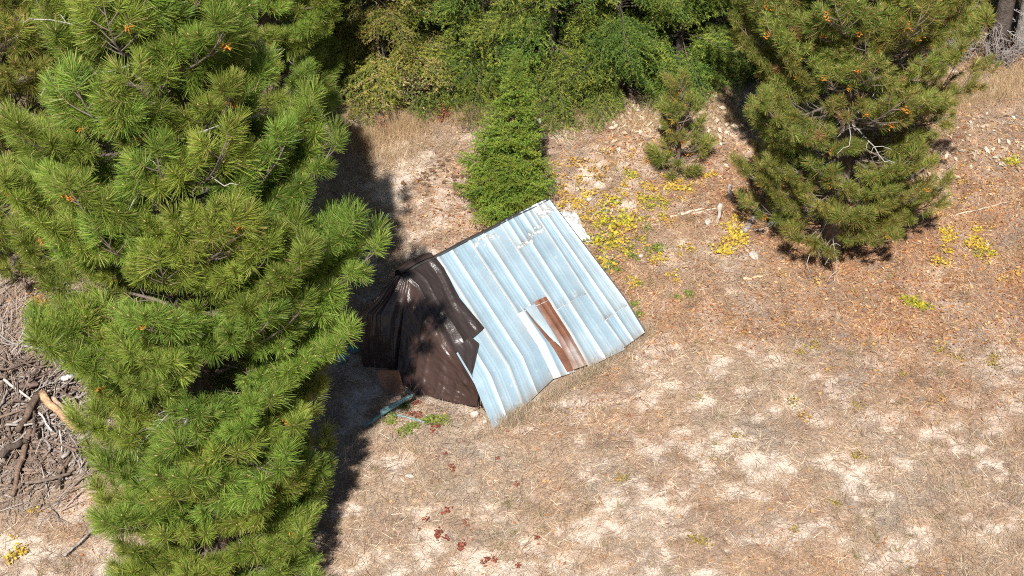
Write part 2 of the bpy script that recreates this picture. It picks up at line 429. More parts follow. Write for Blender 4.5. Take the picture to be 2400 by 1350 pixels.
shed = thing('metal_shed', 'low lean-to shed roofed with galvanised ribbed metal sheets', 'shed', (*gp(1180, 760)[:2], 0))
S0 = np.array(shed.location)
def part(name, mbx, m, parent=shed, smooth=False, label=None):
    for i in range(len(mbx.v)): mbx.v[i] = mbx.v[i] - S0
    o = link(name, mbx.mesh(name, m, smooth), parent)
    if label: o['label'] = label
    return o
GALV = (0.375, 0.51, 0.605)
SEAM = (0.70, 0.74, 0.76)  # painted lap, with the white reflection on the ridges put into its colour
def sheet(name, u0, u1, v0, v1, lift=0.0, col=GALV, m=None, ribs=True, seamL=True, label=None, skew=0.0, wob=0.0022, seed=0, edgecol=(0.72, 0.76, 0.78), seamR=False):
    w = u1 - u0
    prof = [(0.0, .018 if seamL else 0), (.07, .018 if seamL else 0), (.09, .0), (.22, 0), (.23, 0.0014), (.24, 0), (.30, 0), (.31, 0.0014), (.32, 0), (.46, 0),
            (.472, .008), (.492, .008), (.504, 0), (.68, 0), (.69, 0.0014), (.70, 0), (.76, 0), (.77, 0.0014), (.78, 0), (.97, 0), (1.0, .012 if seamR else 0)]
    if not ribs: prof = [(0, 0), (.3, 0), (.34, .012), (.40, .012), (.44, 0), (.72, 0), (.76, .010), (.8, 0), (1, 0)]
    pu = np.array([a for a, _ in prof]); ph = np.array([h for _, h in prof])
    vv = np.unique(np.concatenate([np.linspace(v0, v1, max(4, int(22 * (v1 - v0)))), [q for q in (VK,) if v0 < q < v1]]))
    U, V = np.meshgrid(u0 + pu * w, vv)
    V2 = V + skew * (U - u0) / max(w, 1e-6) * (V - v0) / max(v1 - v0, 1e-6)
    P = S(U, V2) + RN * (ph[None, :, None] + lift + 0.006)
    P = P + RN * ((fbm(U * 9, V * 5, 1.0, 5 + seed, 3) - 0.5) * wob * 2)[..., None]
    mbx = MB(); n1, n2 = U.shape
    i = (np.arange(n1 - 1)[:, None] * n2 + np.arange(n2 - 1)[None]).ravel()
    F = np.stack([i, i + n2, i + n2 + 1, i + 1], -1)
    cc = np.broadcast_to(np.asarray(col, float), P.shape).copy()
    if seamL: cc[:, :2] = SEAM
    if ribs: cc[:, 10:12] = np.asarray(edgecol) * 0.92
    stn = np.clip(fbm(U * 14, V * 3.2, 1.0, 60 + seed, 4) * 2.6 - 1.25, 0, 1)[..., None] * .55
    cc = cc * (1 - stn) + np.array([0.50, 0.53, 0.53]) * stn
    lapd = np.exp(-((V - v1) / .012) ** 2)[..., None] * .8 * (fbm(U * 40, V, 1.0, seed, 2)[..., None])
    cc = cc * (1 - lapd) + np.array([0.25, 0.19, 0.15]) * lapd
    # grime where the sheet meets the soil
    dirt = np.clip((V - 0.86) / 0.12, 0, 1)[..., None] * (fbm(U * 30, V * 12, 1.0, 3 + seed, 3)[..., None] * 0.9)
    cc = cc * (1 - dirt) + np.array([0.36, 0.30, 0.25]) * dirt
    top = P.reshape(-1, 3)
    mbx.add(top, F, cc.reshape(-1, 3))
    mbx.add(top - RN * 0.003, F[:, ::-1], cc.reshape(-1, 3))
    return part(name, mbx, m or M_galv, label=label)
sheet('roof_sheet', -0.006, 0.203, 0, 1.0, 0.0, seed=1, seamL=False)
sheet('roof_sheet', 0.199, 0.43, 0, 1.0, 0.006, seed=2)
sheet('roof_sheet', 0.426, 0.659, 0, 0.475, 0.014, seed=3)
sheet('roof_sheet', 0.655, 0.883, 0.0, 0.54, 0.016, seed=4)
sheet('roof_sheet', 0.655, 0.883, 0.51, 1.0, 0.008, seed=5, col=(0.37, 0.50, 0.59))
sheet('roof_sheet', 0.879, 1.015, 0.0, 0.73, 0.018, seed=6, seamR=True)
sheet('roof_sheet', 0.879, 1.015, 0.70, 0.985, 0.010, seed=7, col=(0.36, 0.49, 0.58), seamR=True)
sheet('rusty_sheet', 0.562, 0.657, 0.45, 0.98, 0.018, col=(0.185, 0.082, 0.052), m=M_rust, ribs=False, seamL=False, label='rusted brown metal sheet in the middle of the roof', seed=8, wob=0.01)
sheet('torn_sheet', 0.426, 0.57, 0.44, 1.0, 0.004, ribs=False, seed=9, wob=0.012, label='bent grey sheet beside the rusted one')
# torn strips: a rusty one that widens downhill and a bright curled one
def strip(name, pts, lift, col, m, label=None):
    mbx = MB(); P = []
    for (ua, ub, v, h) in pts:
        P.append(S(np.array([ua, (ua + ub) / 2, ub]), np.array([v, v, v])) + RN * (np.array([lift, lift + h, lift])[:, None]))
    P = np.array(P); n1 = len(P)
    i = (np.arange(n1 - 1)[:, None] * 3 + np.arange(2)[None]).ravel(); F = np.stack([i, i + 3, i + 4, i + 1], -1)
    mbx.add(P.reshape(-1, 3), F, col); mbx.add(P.reshape(-1, 3) - RN * 0.003, F[:, ::-1], col)
    return part(name, mbx, m, label=label)
strip('rust_strip', [(.487, .490, .462, .0), (.490, .504, .56, .006), (.500, .527, .66, .010), (.512, .560, .76, .012), (.518, .566, .88, .012), (.522, .568, .985, .01)], 0.024, (0.17, 0.075, 0.045), M_rust, 'narrow rusty strip widening downhill')
strip('bright_strip', [(.493, .562, .464, .0), (.507, .562, .56, .012), (.529, .562, .66, .016), (.553, .563, .73, .01), (.560, .563, .77, .002)], 0.032, (0.46, 0.56, 0.62), M_galv, 'curled bright strip beside the rust')
# patched sheets under the ridge with crumbled sealant along their lower edge
def sealant(u0, u1, v0, dv, seed, n=26):
    r = np.random.default_rng(seed); mbx = MB()
    for k in range(n):
        u = u0 + (u1 - u0) * (k + r.random()) / n; v = v0 + r.normal(0, dv)
        p = S(np.array([u]), np.array([v]))[0] + RN * 0.034
        a = r.uniform(0, 6.28, 6); a.sort(); q = []
        t1 = norm(RP[5, 0] - RP[0, 0]); t2 = np.cross(RN, t1)
        for w_ in a: q.append(p + (t1 * math.cos(w_) + t2 * math.sin(w_)) * r.uniform(0.012, 0.04))
        q = np.array(q); top = p + RN * r.uniform(0.006, 0.018)
        f = [[6, i, (i + 1) % 6] for i in range(6)]
        s_ = r.uniform(0.45, 1.05)
        mbx.add(np.vstack([q, top]), f, np.array([0.66, 0.66, 0.63]) * s_)
    o = part('sealant', mbx, M_stone); o['kind'] = 'stuff'
sheet('patch_sheet', 0.668, 0.772, -0.005, 0.15, 0.030, ribs=False, seamL=False, seed=11)
sheet('patch_sheet', 0.778, 0.883, -0.005, 0.12, 0.030, ribs=False, seamL=False, seed=12)
sheet('patch_sheet', 0.888, 0.992, -0.008, 0.045, 0.032, ribs=False, seamL=False, seed=13, col=(0.52, 0.56, 0.58))
sealant(0.66, 0.775, 0.155, 0.008, 1); sealant(0.775, 0.885, 0.13, 0.012, 2); sealant(0.89, 0.99, 0.05, 0.012, 3, 34)
sealant(0.43, 0.60, 0.035, 0.012, 4, 20)
# lap joint lines: thin upstands at the lower edges of the upper sheets
def ledge(u0, u1, v, lift):
    mbx = MB(); P = [S(np.array([u]), np.array([v]))[0] + RN * lift for u in np.linspace(u0, u1, 7)]
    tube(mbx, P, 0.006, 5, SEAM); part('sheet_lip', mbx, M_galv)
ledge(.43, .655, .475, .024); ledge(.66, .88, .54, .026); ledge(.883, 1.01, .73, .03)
# ridge flashing, edge trim, walls
mbx = MB(); r0, r1 = RP[0, 0], RP[5, 0]
t = norm(r1 - r0); bk = norm(np.cross(np.array([0, 0, 1.0]), t)); bk = bk if bk[1] > 0 else -bk
P = []
for k in np.linspace(-0.02, 1.01, 14):
    p = r0 + (r1 - r0) * k + np.array([0, 0, 0.02 + 0.008 * math.sin(k * 19)])
    P.append([p + RN * 0.022 - bk * 0.02, p + bk * 0.045 + np.array([0, 0, 0.012]), p + bk * 0.055 - np.array([0, 0, 0.13])])
P = np.array(P); i = (np.arange(13)[:, None] * 3 + np.arange(2)[None]).ravel()
mbx.add(P.reshape(-1, 3), np.stack([i, i + 3, i + 4, i + 1], -1), (0.09, 0.085, 0.085)); part('ridge_flashing', mbx, M_rust)
mbx = MB()
P = [[S(np.array([1.015]), np.array([v]))[0] + RN * 0.02, S(np.array([1.03]), np.array([v]))[0] - RN * 0.01, S(np.array([1.03]), np.array([v]))[0] - RN * 0.10] for v in np.linspace(0, 0.97, 12)]
P = np.array(P); i = (np.arange(11)[:, None] * 3 + np.arange(2)[None]).ravel()
mbx.add(P.reshape(-1, 3), np.stack([i, i + 3, i + 4, i + 1], -1), (0.40, 0.46, 0.50)); part('edge_trim', mbx, M_galv)
def vboard(a, b, za, zb, z0=0.0, th=0.03, col=(0.24, 0.17, 0.12)):
    """one upright wall board between ground points a and b, its top sloping from za to zb"""
    a = np.asarray(a)[:2]; b = np.asarray(b)[:2]; d = (b - a) / np.linalg.norm(b - a); n = np.array([-d[1], d[0]]) * th / 2
    v = []
    for s_ in (-1, 1):
        for p_, z_ in ((a, za), (b, zb)):
            v.append([*(p_ + n * s_), z0]); v.append([*(p_ + n * s_), z_])
    m_ = MB(); m_.add(v, [[0, 2, 3, 1], [4, 5, 7, 6], [0, 1, 5, 4], [2, 6, 7, 3], [1, 3, 7, 5], [0, 4, 6, 2]], col)
    return m_
wr = random.Random(4)
lo = r0 + np.array([0, 0, 0]) + bk * 0.02; hi = r1 + bk * 0.02
for k in range(12):
    a = lo + (hi - lo) * (k / 12 + 0.004); b = lo + (hi - lo) * ((k + 1) / 12 - 0.004); s_ = wr.uniform(0.7, 1.2)
    part('wall_board', vboard(a, b, HR - 0.06, HR - 0.06, col=(0.22 * s_, 0.17 * s_, 0.13 * s_)), M_wood)
for (e0, e1, ins) in ((RP[0, 0], RP[0, 2], 0.12), (RP[5, 0], RP[5, 2], -0.08)):
    for k in range(12):
        off = norm(r1 - r0) * ins
        a = e0 + (e1 - e0) * (0.04 + 0.9 * k / 12) + off; b = e0 + (e1 - e0) * (0.04 + 0.9 * (k + 0.94) / 12) + off; s_ = wr.uniform(0.7, 1.2)
        hz = lambda q: max(0.06, float(HR - 0.10 - (HR - 0.06) * 0.97 * np.linalg.norm((q - off - e0)[:2]) / np.linalg.norm((e1 - e0)[:2]) * 1.02))
        part('wall_board', vboard(a, b, hz(a), hz(b), col=(0.25 * s_, 0.19 * s_, 0.14 * s_)), M_wood)
# foot of the corner where the roof edge lifts off the ground
mbx = MB(); a = gp(*cq(652, 1050), 0.38); b = gp(*cq(655, 1150), 0.02)
tube(mbx, [a, (a + b) / 2, b], 0.03, 4, (0.13, 0.12, 0.12)); part('corner_post', mbx, M_wood)
# rusty sheet leaning low against the side
mbx = MB(); c0, c1, c2, c3 = gp(880, 868, .42), gp(935, 868, .45), gp(948, 915, .03), gp(908, 928, .0)
c4 = gp(925, 900, .12)
mbx.add([c0, c1, c2, c3, c4], [[0, 4, 1, 1]][:0] or [[0, 3, 4], [0, 4, 1], [1, 4, 2], [4, 3, 2]], (0.36, 0.19, 0.14))
mbx.add(np.array([c0, c1, c2, c3, c4]) - np.array([0, 0.01, 0.01]), [[0, 4, 3], [0, 1, 4], [1, 2, 4], [4, 2, 3]], (0.30, 0.16, 0.11))
part('side_sheet', mbx, M_rust, label='short reddish sheet low on the shaded side')

# ------------------------------------------------------------------ brown tarp over the end of the shed
tarp = thing('tarp', 'wrinkled dark brown plastic tarp draped over the end of the shed', 'tarp', (*gp(940, 880)[:2], 0))
UU, VV = np.meshgrid(np.linspace(-0.1, 1.05, 116), np.linspace(0, 1.0, 101)); SS = S(UU, VV)
_d = SS - CAM; _f = _d[..., 1] * math.cos(PITCH) - _d[..., 2] * math.sin(PITCH); _u = _d[..., 1] * math.sin(PITCH) + _d[..., 2] * math.cos(PITCH)
PXX, PYY = 1200 + FPX * _d[..., 0] / _f, 675 - FPX * _u / _f
def on_roof(a, b, lift=0.035):
    x, y = cq(a, b); k = np.argmin((PXX - x) ** 2 + (PYY - y) ** 2)
    return SS.reshape(-1, 3)[k] + RN * lift
def resample(P, n):
    P = np.asarray(P, float); d = np.concatenate([[0], np.cumsum(np.linalg.norm(np.diff(P, axis=0), axis=1))]); q = np.linspace(0, d[-1], n)
    return np.stack([np.interp(q, d, P[:, i]) for i in range(3)], -1)
def drape(name, left, right, nu, nv, folds, amp, seed, label=None, push=None, inner=None):
    A = resample(left, nv); Bq = resample(right, nv); t = np.linspace(0, 1, nu)
    P = A[:, None] * (1 - t)[None, :, None] + Bq[:, None] * t[None, :, None]
    T, V = np.meshgrid(t, np.linspace(0, 1, nv))
    dn = norm(np.cross(np.gradient(P, axis=1), np.gradient(P, axis=0)))
    flip = np.where((dn @ (CAM - P.mean((0, 1)))).mean() < 0, -1, 1); dn = dn * flip
    Tw = T + 0.12 * (fbm(T * 3, V * 2, 1.0, seed, 2) - 0.5) + 0.05 * V
    w_ = np.abs(vnoise(Tw * folds, V * 1.3, 1.0, seed) - 0.5) * 2
    w2 = np.abs(vnoise(Tw * folds * 2.3 + V * 2, V * 3.1, 1.0, seed + 9) - 0.5) * 2
    w3 = fbm(T * 14, V * 14, 1.0, seed + 4, 3) - 0.5
    edge = np.clip(np.minimum(V, 1 - V) * 8 + 0.35, 0, 1)
    w4 = vnoise(Tw * folds * 1.4, V * .9, 1.0, seed + 2) - .5; w5 = vnoise(Tw * folds * 3 + V, V * 2.2, 1.0, seed + 6) - .5
    disp = amp * ((1 - w_) ** 4 * 0.5 + w4 * 1.1 + w5 * .45 + 0.3 * w3) * edge
    if push is not None: disp = disp + push(T, V)
    P = P + dn * disp[..., None]
    mbx = MB(); i = (np.arange(nv - 1)[:, None] * nu + np.arange(nu - 1)[None]).ravel(); F = np.stack([i, i + 1, i + nu + 1, i + nu], -1)
    base = np.array([0.040, 0.030, 0.028]) if name in ('top_sheet', 'corner_flap') else np.array([0.056, 0.034, 0.029])
    o_ = np.array(tarp.location)
    mbx.add(P.reshape(-1, 3) - o_, F, base); mbx.add(P.reshape(-1, 3) - o_ - dn.reshape(-1, 3) * 0.003, F[:, ::-1], base * 1.3)
    ob = link(name, mbx.mesh(name, M_tarp, True), tarp)
    if label: ob['label'] = label
    return ob
apex = RP[0, 0] + RN * 0.03
edgeline = [apex] + [S(np.array([-0.022]), np.array([v]))[0] + RN * 0.03 for v in (.2, .4, .55, .68, .76)]
top_l = [gp(*cq(262, 470), HR + .02)] + [S(np.array([-0.018]), np.array([v]))[0] + RN * 0.042 for v in (.1, .25, .4, .50)]
top_r = [gp(*cq(432, 368), HR + .05), on_roof(475, 440), on_roof(560, 590), on_roof(640, 690), on_roof(684, 738)]
drape('top_sheet', top_l, top_r, 60, 90, 3, 0.055, 3.0)
# collar of the tarp rolled over the ridge
mbx = MB(); P = []
for k, (a, b) in enumerate([(250, 455), (290, 425), (330, 400), (375, 378), (415, 366)]):
    p = gp(*cq(a, b), HR + 0.05); P.append([p - bk * 0.08 + np.array([0, 0, .03]), p + np.array([0, 0, .055 + .01 * (k % 2)]), p + bk * 0.10 + np.array([0, 0, .0]), p + bk * 0.14 - np.array([0, 0, .35])])
P = np.array(P) - np.array(tarp.location); i = (np.arange(4)[:, None] * 4 + np.arange(3)[None]).ravel()
mbx.add(P.reshape(-1, 3), np.stack([i, i + 4, i + 5, i + 1], -1), (0.052, 0.034, 0.03)); link('ridge_fold', mbx.mesh('ridge_fold', M_tarp, True), tarp)
gl = [gp(*cq(258, 480), HR), gp(*cq(247, 560), 1.25), gp(*cq(242, 760), .70), gp(*cq(234, 1008), .06)]
gb = [gp(*cq(268, 1032), .03), gp(*cq(330, 1075), .03), gp(*cq(470, 1108), .05), gp(*cq(570, 1132), .09), gp(*cq(648, 1143), .13)]
gr = [apex + np.array([0.01, -.01, 0])] + [S(np.array([-0.014]), np.array([v]))[0] + RN * 0.032 for v in (.12, .25, .4, .55, .68, .76)] + [gp(*cq(648, 1143), .13)]
# the side drape is a fan: top edge = roof edge, bottom edge = along the ground
nu, nv = 70, 80
topc = resample(gr[:-1], nu); bot = resample([gl[-1]] + gb, nu)
A = np.array([topc[0] * (1 - q) + bot[0] * q for q in np.linspace(0, 1, nv)])
q = np.linspace(0, 1, nv)[:, None, None]
P = topc[None] * (1 - q) + bot[None] * q
T, V = np.meshgrid(np.linspace(0, 1, nu), np.linspace(0, 1, nv))
dn = norm(np.cross(np.gradient(P, axis=1), np.gradient(P, axis=0) + 1e-6)); 
if (dn @ np.array([-.6, -.8, 0.2])).mean() < 0: dn = -dn
w_ = np.abs(vnoise(T * 8 + 0.4 * V, V * 1.1, 1.0, 15.0) - 0.5) * 2; w2 = np.abs(vnoise(T * 17 + V * 1.5, V * 2.6, 1.0, 25.0) - 0.5) * 2
w4 = vnoise(T * 5 + .5 * V, V * .8, 1.0, 12.0) - .5
w5 = vnoise(T * 11 + 5 * V, V * 2.2, 1.0, 19.0) - .5
P = P + dn * ((0.03 * (1 - w_) ** 5 + 0.12 * w4 + 0.035 * w5 + 0.008 * (1 - w2) ** 2 + 0.03 * (fbm(T * 12, V * 12, 1.0, 35.0, 3) - .5)) * np.clip(V * 5, 0.1, 1) * np.clip((1 - T) * 6 + .15, 0, 1))[..., None]
P[-1, :, 2] += 0.02 * np.sin(np.linspace(0, 14, nu)) + 0.02
mbx = MB(); i = (np.arange(nv - 1)[:, None] * nu + np.arange(nu - 1)[None]).ravel(); F = np.stack([i, i + nu, i + nu + 1, i + 1], -1)
PL = P.reshape(-1, 3) - np.array(tarp.location)
mbx.add(PL, F, (0.056, 0.033, 0.028)); mbx.add(PL - dn.reshape(-1, 3) * 0.003, F[:, ::-1], (0.06, 0.04, 0.034))
link('side_drape', mbx.mesh('side_drape', M_tarp, True), tarp)
bl = [gp(*cq(236, 470), HR - .02), gp(*cq(130, 590), 1.15), gp(*cq(55, 660), .98), gp(*cq(45, 800), .52), gp(*cq(70, 935), .03)]
br = [gp(*cq(300, 470), HR - .02), gp(*cq(300, 560), 1.21), gp(*cq(298, 760), .66), gp(*cq(290, 950), .14)]
drape('back_drape', bl, br, 40, 60, 5, 0.06, 43.0)
fl = [on_roof(538, 850, .045), on_roof(580, 925, .03), on_roof(622, 992, .03)]
fr = [on_roof(608, 792, .10), on_roof(656, 828, .05), on_roof(622, 990, .032)]
drape('corner_flap', fl, fr, 20, 24, 3, 0.02, 52.0, 'loose folded back corner of the tarp')

# ------------------------------------------------------------------ teal pole, container, stones, posts near the shed
pole = thing('metal_pole', 'long pale teal pole propped against the tarp', 'pole', gp(870, 1000))
def local(o, P): return [np.asarray(p) - np.array(o.location) for p in P]
mbx = MB(); tube(mbx, local(pole, [gp(850, 1003, .03), gp(895, 970, .14), gp(967, 925, .34)]), [0.022, 0.026, 0.026], 8, (0.20, 0.37, 0.38)); link('upper_rail', mbx.mesh('upper_rail', M_paint, True), pole)
mbx = MB(); tube(mbx, local(pole, [gp(893, 962, .18), gp(960, 928, .36)]), 0.022, 8, (0.23, 0.40, 0.41)); link('inner_rail', mbx.mesh('inner_rail', M_paint, True), pole)
mbx = MB(); p = gp(896, 966, .15) - np.array(pole.location); box(mbx, *p, .07, .06, .06, (0.24, 0.33, 0.33)); link('clamp', mbx.mesh('clamp', M_paint), pole)
bar = thing('crossbar', 'thin teal bar lying on the ground beside the pole', 'bar', gp(950, 978))
mbx = MB(); tube(mbx, local(bar, [gp(902, 968, .06), gp(950, 977, .05), gp(997, 991, .03)]), 0.014, 6, (0.22, 0.36, 0.38)); link('rod', mbx.mesh('rod', M_paint, True), bar)
mbx = MB(); tube(mbx, local(bar, [gp(965, 981, .045), gp(997, 991, .035)]), 0.021, 6, (0.25, 0.40, 0.42)); link('sleeve', mbx.mesh('sleeve', M_paint, True), bar)
can = thing('container', 'pale blue square can lying in the pine shade', 'can', gpz(803, 848))
R = Euler((0.2, 0.1, 0.6)).to_matrix()
mbx = MB(); box(mbx, 0, 0, .07, .18, .10, .12, (0.36, 0.46, 0.50), R); link('can_body', mbx.mesh('can_body', M_paint), can)
mbx = MB(); v = np.array(R @ Vector((.12, 0, 0))) + np.array([0, 0, .07]); v2 = np.array(R @ Vector((.09, 0, 0))) + np.array([0, 0, .07]); tube(mbx, [v2, v], .025, 8, (0.30, 0.34, 0.36)); link('can_neck', mbx.mesh('can_neck', M_paint), can)
o = thing('torn_bag', 'crumpled teal plastic scrap in the pine shade', 'plastic scrap', gpz(832, 820))
r = np.random.default_rng(8); th = np.linspace(0, 6.283, 9)[:-1]
mbx = MB(); v = np.stack([np.cos(th) * r.uniform(.08, .16, 8), np.sin(th) * r.uniform(.06, .12, 8), r.uniform(.0, .06, 8)], -1)
mbx.add(np.vstack([v, [[0, 0, .09]]]), [[8, i, (i + 1) % 8] for i in range(8)], (0.13, 0.27, 0.26)); link('film', mbx.mesh('film', M_sheet), o)

def rock_mesh(name, r, sx, sy, sz, col, m=None):
    mbx = MB(); n1, n2 = 9, 12
    ph = np.linspace(0.02, math.pi - .02, n1)[:, None]; th = np.linspace(0, 2 * math.pi, n2 + 1)[None, :-1]
    d = np.stack([np.sin(ph) * np.cos(th), np.sin(ph) * np.sin(th), np.cos(ph) + 0 * th], -1)
    pl = norm(r.normal(size=(9, 3))); dist = r.uniform(.62, .95, 9)
    k = (d @ pl.T) / dist; rad = 1 / np.maximum(k.max(-1), 1.0)
    P = d * rad[..., None] * np.array([sx, sy, sz])
    i = np.arange(n1 - 1)[:, None] * n2; j = np.arange(n2)[None]; j2 = (j + 1) % n2
    mbx.add(P.reshape(-1, 3), np.stack([i + j, i + n2 + j, i + n2 + j2, i + j2], -1).reshape(-1, 4), np.asarray(col) * r.uniform(.9, 1.08))
    return mbx.mesh(name, m or M_stone)
ROCKS = [(1264, 290, .09, .07, .11, 'white upright stone in dry grass behind the little spruce'), (1112, 975, .085, .04, .08, 'white angular block below the tarp corner'),
         (1137, 990, .06, .05, .035, 'small pale stone beside the lowest roof corner'), (1380, 468, .09, .07, .05, 'bright white stone among yellow plants'),
         (1502, 602, .055, .05, .05, 'small white cube-like stone right of the shed'), (32, 867, .10, .08, .07, 'white stone on the slash pile'),
         (1815, 525, .20, .09, .06, 'pale flat stone under the left side of the bushy pine'), (1766, 600, .10, .16, .05, 'light grey stone right of the yellow clump'),
         (2378, 172, .06, .05, .03, 'small pale stone in grass under the dark trunks'), (1660, 520, .12, .08, .03, 'low sandy stone left of the broken post'),
         (1430, 605, .10, .06, .02, 'flat pale stone in bare soil by the roof edge'), (2283, 226, .10, .05, .03, 'pale flat stone on the grassy rise'),
         (960, 1118, .05, .09, .04, 'whitish stone in open dry grass below the shed'), (2312, 573, .07, .06, .04, 'lilac grey stone beside yellow plants')]
r = np.random.default_rng(77)
for (a, b, sx, sy, sz, lb) in ROCKS:
    o = link('stone', rock_mesh('stone', r, sx * .85, sy * .85, sz * .85, (0.52, 0.48, 0.43)), None, gpz(a, b) + np.array([0, 0, sz * .45])); o.rotation_euler = (0, 0, r.uniform(0, 6)); tag(o, lb, 'stone')
# crumpled white sheeting beside the roof
o = thing('crumpled_sheet', 'crumpled whitish plastic sheet beside the upper roof edge', 'plastic sheet', gpz(1338, 535))
gx_, gy_ = np.meshgrid(np.linspace(-1, 1, 26), np.linspace(-1, 1, 26))
zz = 0.02 + 0.26 * np.abs(fbm(gx_ * 3, gy_ * 3, 1.0, 8.0, 4) - .5) + .10 * np.clip(1 - gx_ ** 2 - gy_ ** 2, 0, 1)
rr = 1 + .25 * (vnoise(np.arctan2(gy_, gx_) * 2, 0 * gx_, 1.0, 2.0) - .5)
P = np.stack([gx_ * .22 * rr + .10 * -gy_, gy_ * .42 * rr, zz], -1)
mbx = MB(); i = (np.arange(25)[:, None] * 26 + np.arange(25)[None]).ravel(); mbx.add(P.reshape(-1, 3), np.stack([i, i + 1, i + 27, i + 26], -1), (0.66, 0.68, 0.70)); link('film', mbx.mesh('film', M_sheet), o)

def stick_mesh(name, pts, rad, col, m=M_wood, forks=(), sides=7):
    mbx = MB(); tube(mbx, pts, rad, sides, col)
    for (P2, R2) in forks: tube(mbx, P2, R2, 5, col)
    return mbx.mesh(name, m, True)
def knob(p0, p1, n, jit, r):
    t = np.linspace(0, 1, n)[:, None]; P = np.asarray(p0) * (1 - t) + np.asarray(p1) * t
    w_ = np.cumsum(r.normal(0, jit, (n, 3)), 0); w_ -= np.linspace(0, 1, n)[:, None] * w_[-1]
    return P + w_
r = np.random.default_rng(5)
p = gpz(1708, 471); o = link('post', stick_mesh('post', [(0, 0, -.05), (.005, 0, .15), (-.005, .01, .33), (0, .01, .36)], [.038, .036, .036, .024], (0.40, 0.37, 0.35)), None, p); tag(o, 'upright grey weathered post left of the bushy pine', 'post')
p = gpz(1680, 522); o = link('post', stick_mesh('post', knob((0, 0, -.05), (.05, .02, .40), 8, .008, r), [.03, .032, .03, .034, .034, .045, .055, .03], (0.52, 0.46, 0.40)), None, p); tag(o, 'pale splintered stake with a broad broken top', 'post')
for (a, b, c2, d2, rad, col, lb, nm) in [
    (1570, 508, 1692, 490, .022, (0.60, 0.50, 0.38), 'long pale fallen stick left of the stake', 'stick'), (1596, 505, 1650, 491, .030, (0.62, 0.52, 0.40), 'short thick peeled stick beside a longer one', 'stick'),
    (1745, 545, 1768, 510, .045, (0.34, 0.31, 0.29), 'dark grey stubby log beside yellow plants', 'log'), (1768, 541, 1800, 535, .02, (0.6, 0.54, 0.48), 'pale short stick against the stubby log', 'stick'),
    (2156, 430, 2215, 415, .02, (0.70, 0.62, 0.52), 'pale bent stick right of the bushy pine', 'stick'), (2240, 505, 2390, 470, .012, (0.62, 0.50, 0.38), 'thin straw coloured stalk lying across russet leaves', 'stalk'),
    (1745, 660, 1790, 650, .03, (0.62, 0.46, 0.30), 'tan dead clump stick in open ground', 'stick'), (78, 812, 108, 770, .035, (0.42, 0.30, 0.23), 'brown stick standing off the top of the slash heap', 'stick'),
    (1350, 422, 1410, 405, .014, (0.72, 0.6, 0.46), 'thin pale stalk behind yellow plants', 'stalk'), (1000, 395, 1040, 388, .015, (0.55, 0.44, 0.33), 'short brown stick on the bare sand behind the shed', 'stick')]:
    A, Bq = gpz(a, b), gpz(c2, d2); up = np.array([0, 0, rad * .8])
    o = link(nm, stick_mesh(nm, knob((0, 0, 0), Bq - A, 8, .012, r), np.linspace(rad, rad * .55, 8), col), None, A + up); tag(o, lb, nm)

# ------------------------------------------------------------------ slash pile
r = np.random.default_rng(31)
variants = []
for k in range(10):
    n = 9; L = r.uniform(.6, 1.5); P = knob((-L / 2, 0, 0), (L / 2, 0, 0), n, .028 * L, r); P[:, 2] *= .5
    rd = np.linspace(r.uniform(.016, .036), .009, n) * r.uniform(.9, 1.1, n)
    fk = []
    for _ in range(2):
        i0 = r.integers(3, 7); fk.append((knob(P[i0], P[i0] + np.array([r.uniform(.15, .4), r.choice([-1, 1]) * r.uniform(.1, .25), r.uniform(-.02, .1)]), 5, .015, r), np.linspace(.014, .005, 5)))
    col = [(0.18, 0.13, 0.105), (0.26, 0.19, 0.15), (0.38, 0.335, 0.305), (0.25, 0.195, 0.17)][k % 4]
    variants.append(stick_mesh('cut_branch', P, rd, col, M_bark, fk, 6))
HUE = ['dark brown', 'brown', 'grey', 'dull brown']
cnt = 0
for k in range(230):
    a, b = r.normal(95, 85), r.normal(985, 105)
    if a < -40 or a > 300 or b > 1240: continue
    h = .30 * math.exp(-((a - 70) / 110) ** 2 - ((b - 940) / 110) ** 2)
    p = gpz(a, b); vi = int(r.integers(0, 10)); o = link('cut_branch', variants[vi], None, p + np.array([0, 0, .03 + r.random() * h]))
    o.rotation_euler = (r.uniform(-.5, .5), r.normal(0, .14), r.normal(1.05, .75)); o.scale = (r.uniform(.6, 1.15),) * 3
    w1 = ['left edge', 'middle', 'right side'][int(np.clip((a - 20) // 75, 0, 2))]; w2 = ['top', 'upper part', 'lower part', 'foot'][int(np.clip((b - 880) // 70, 0, 3))]
    tag(o, f"{'long' if o.scale.x > .88 else 'short'} {HUE[vi % 4]} {['forked', 'twisted', 'bent'][vi % 3]} branch at the {w1} of the slash heap, {w2}", 'branch', 'cut branches in the slash heap'); cnt += 1
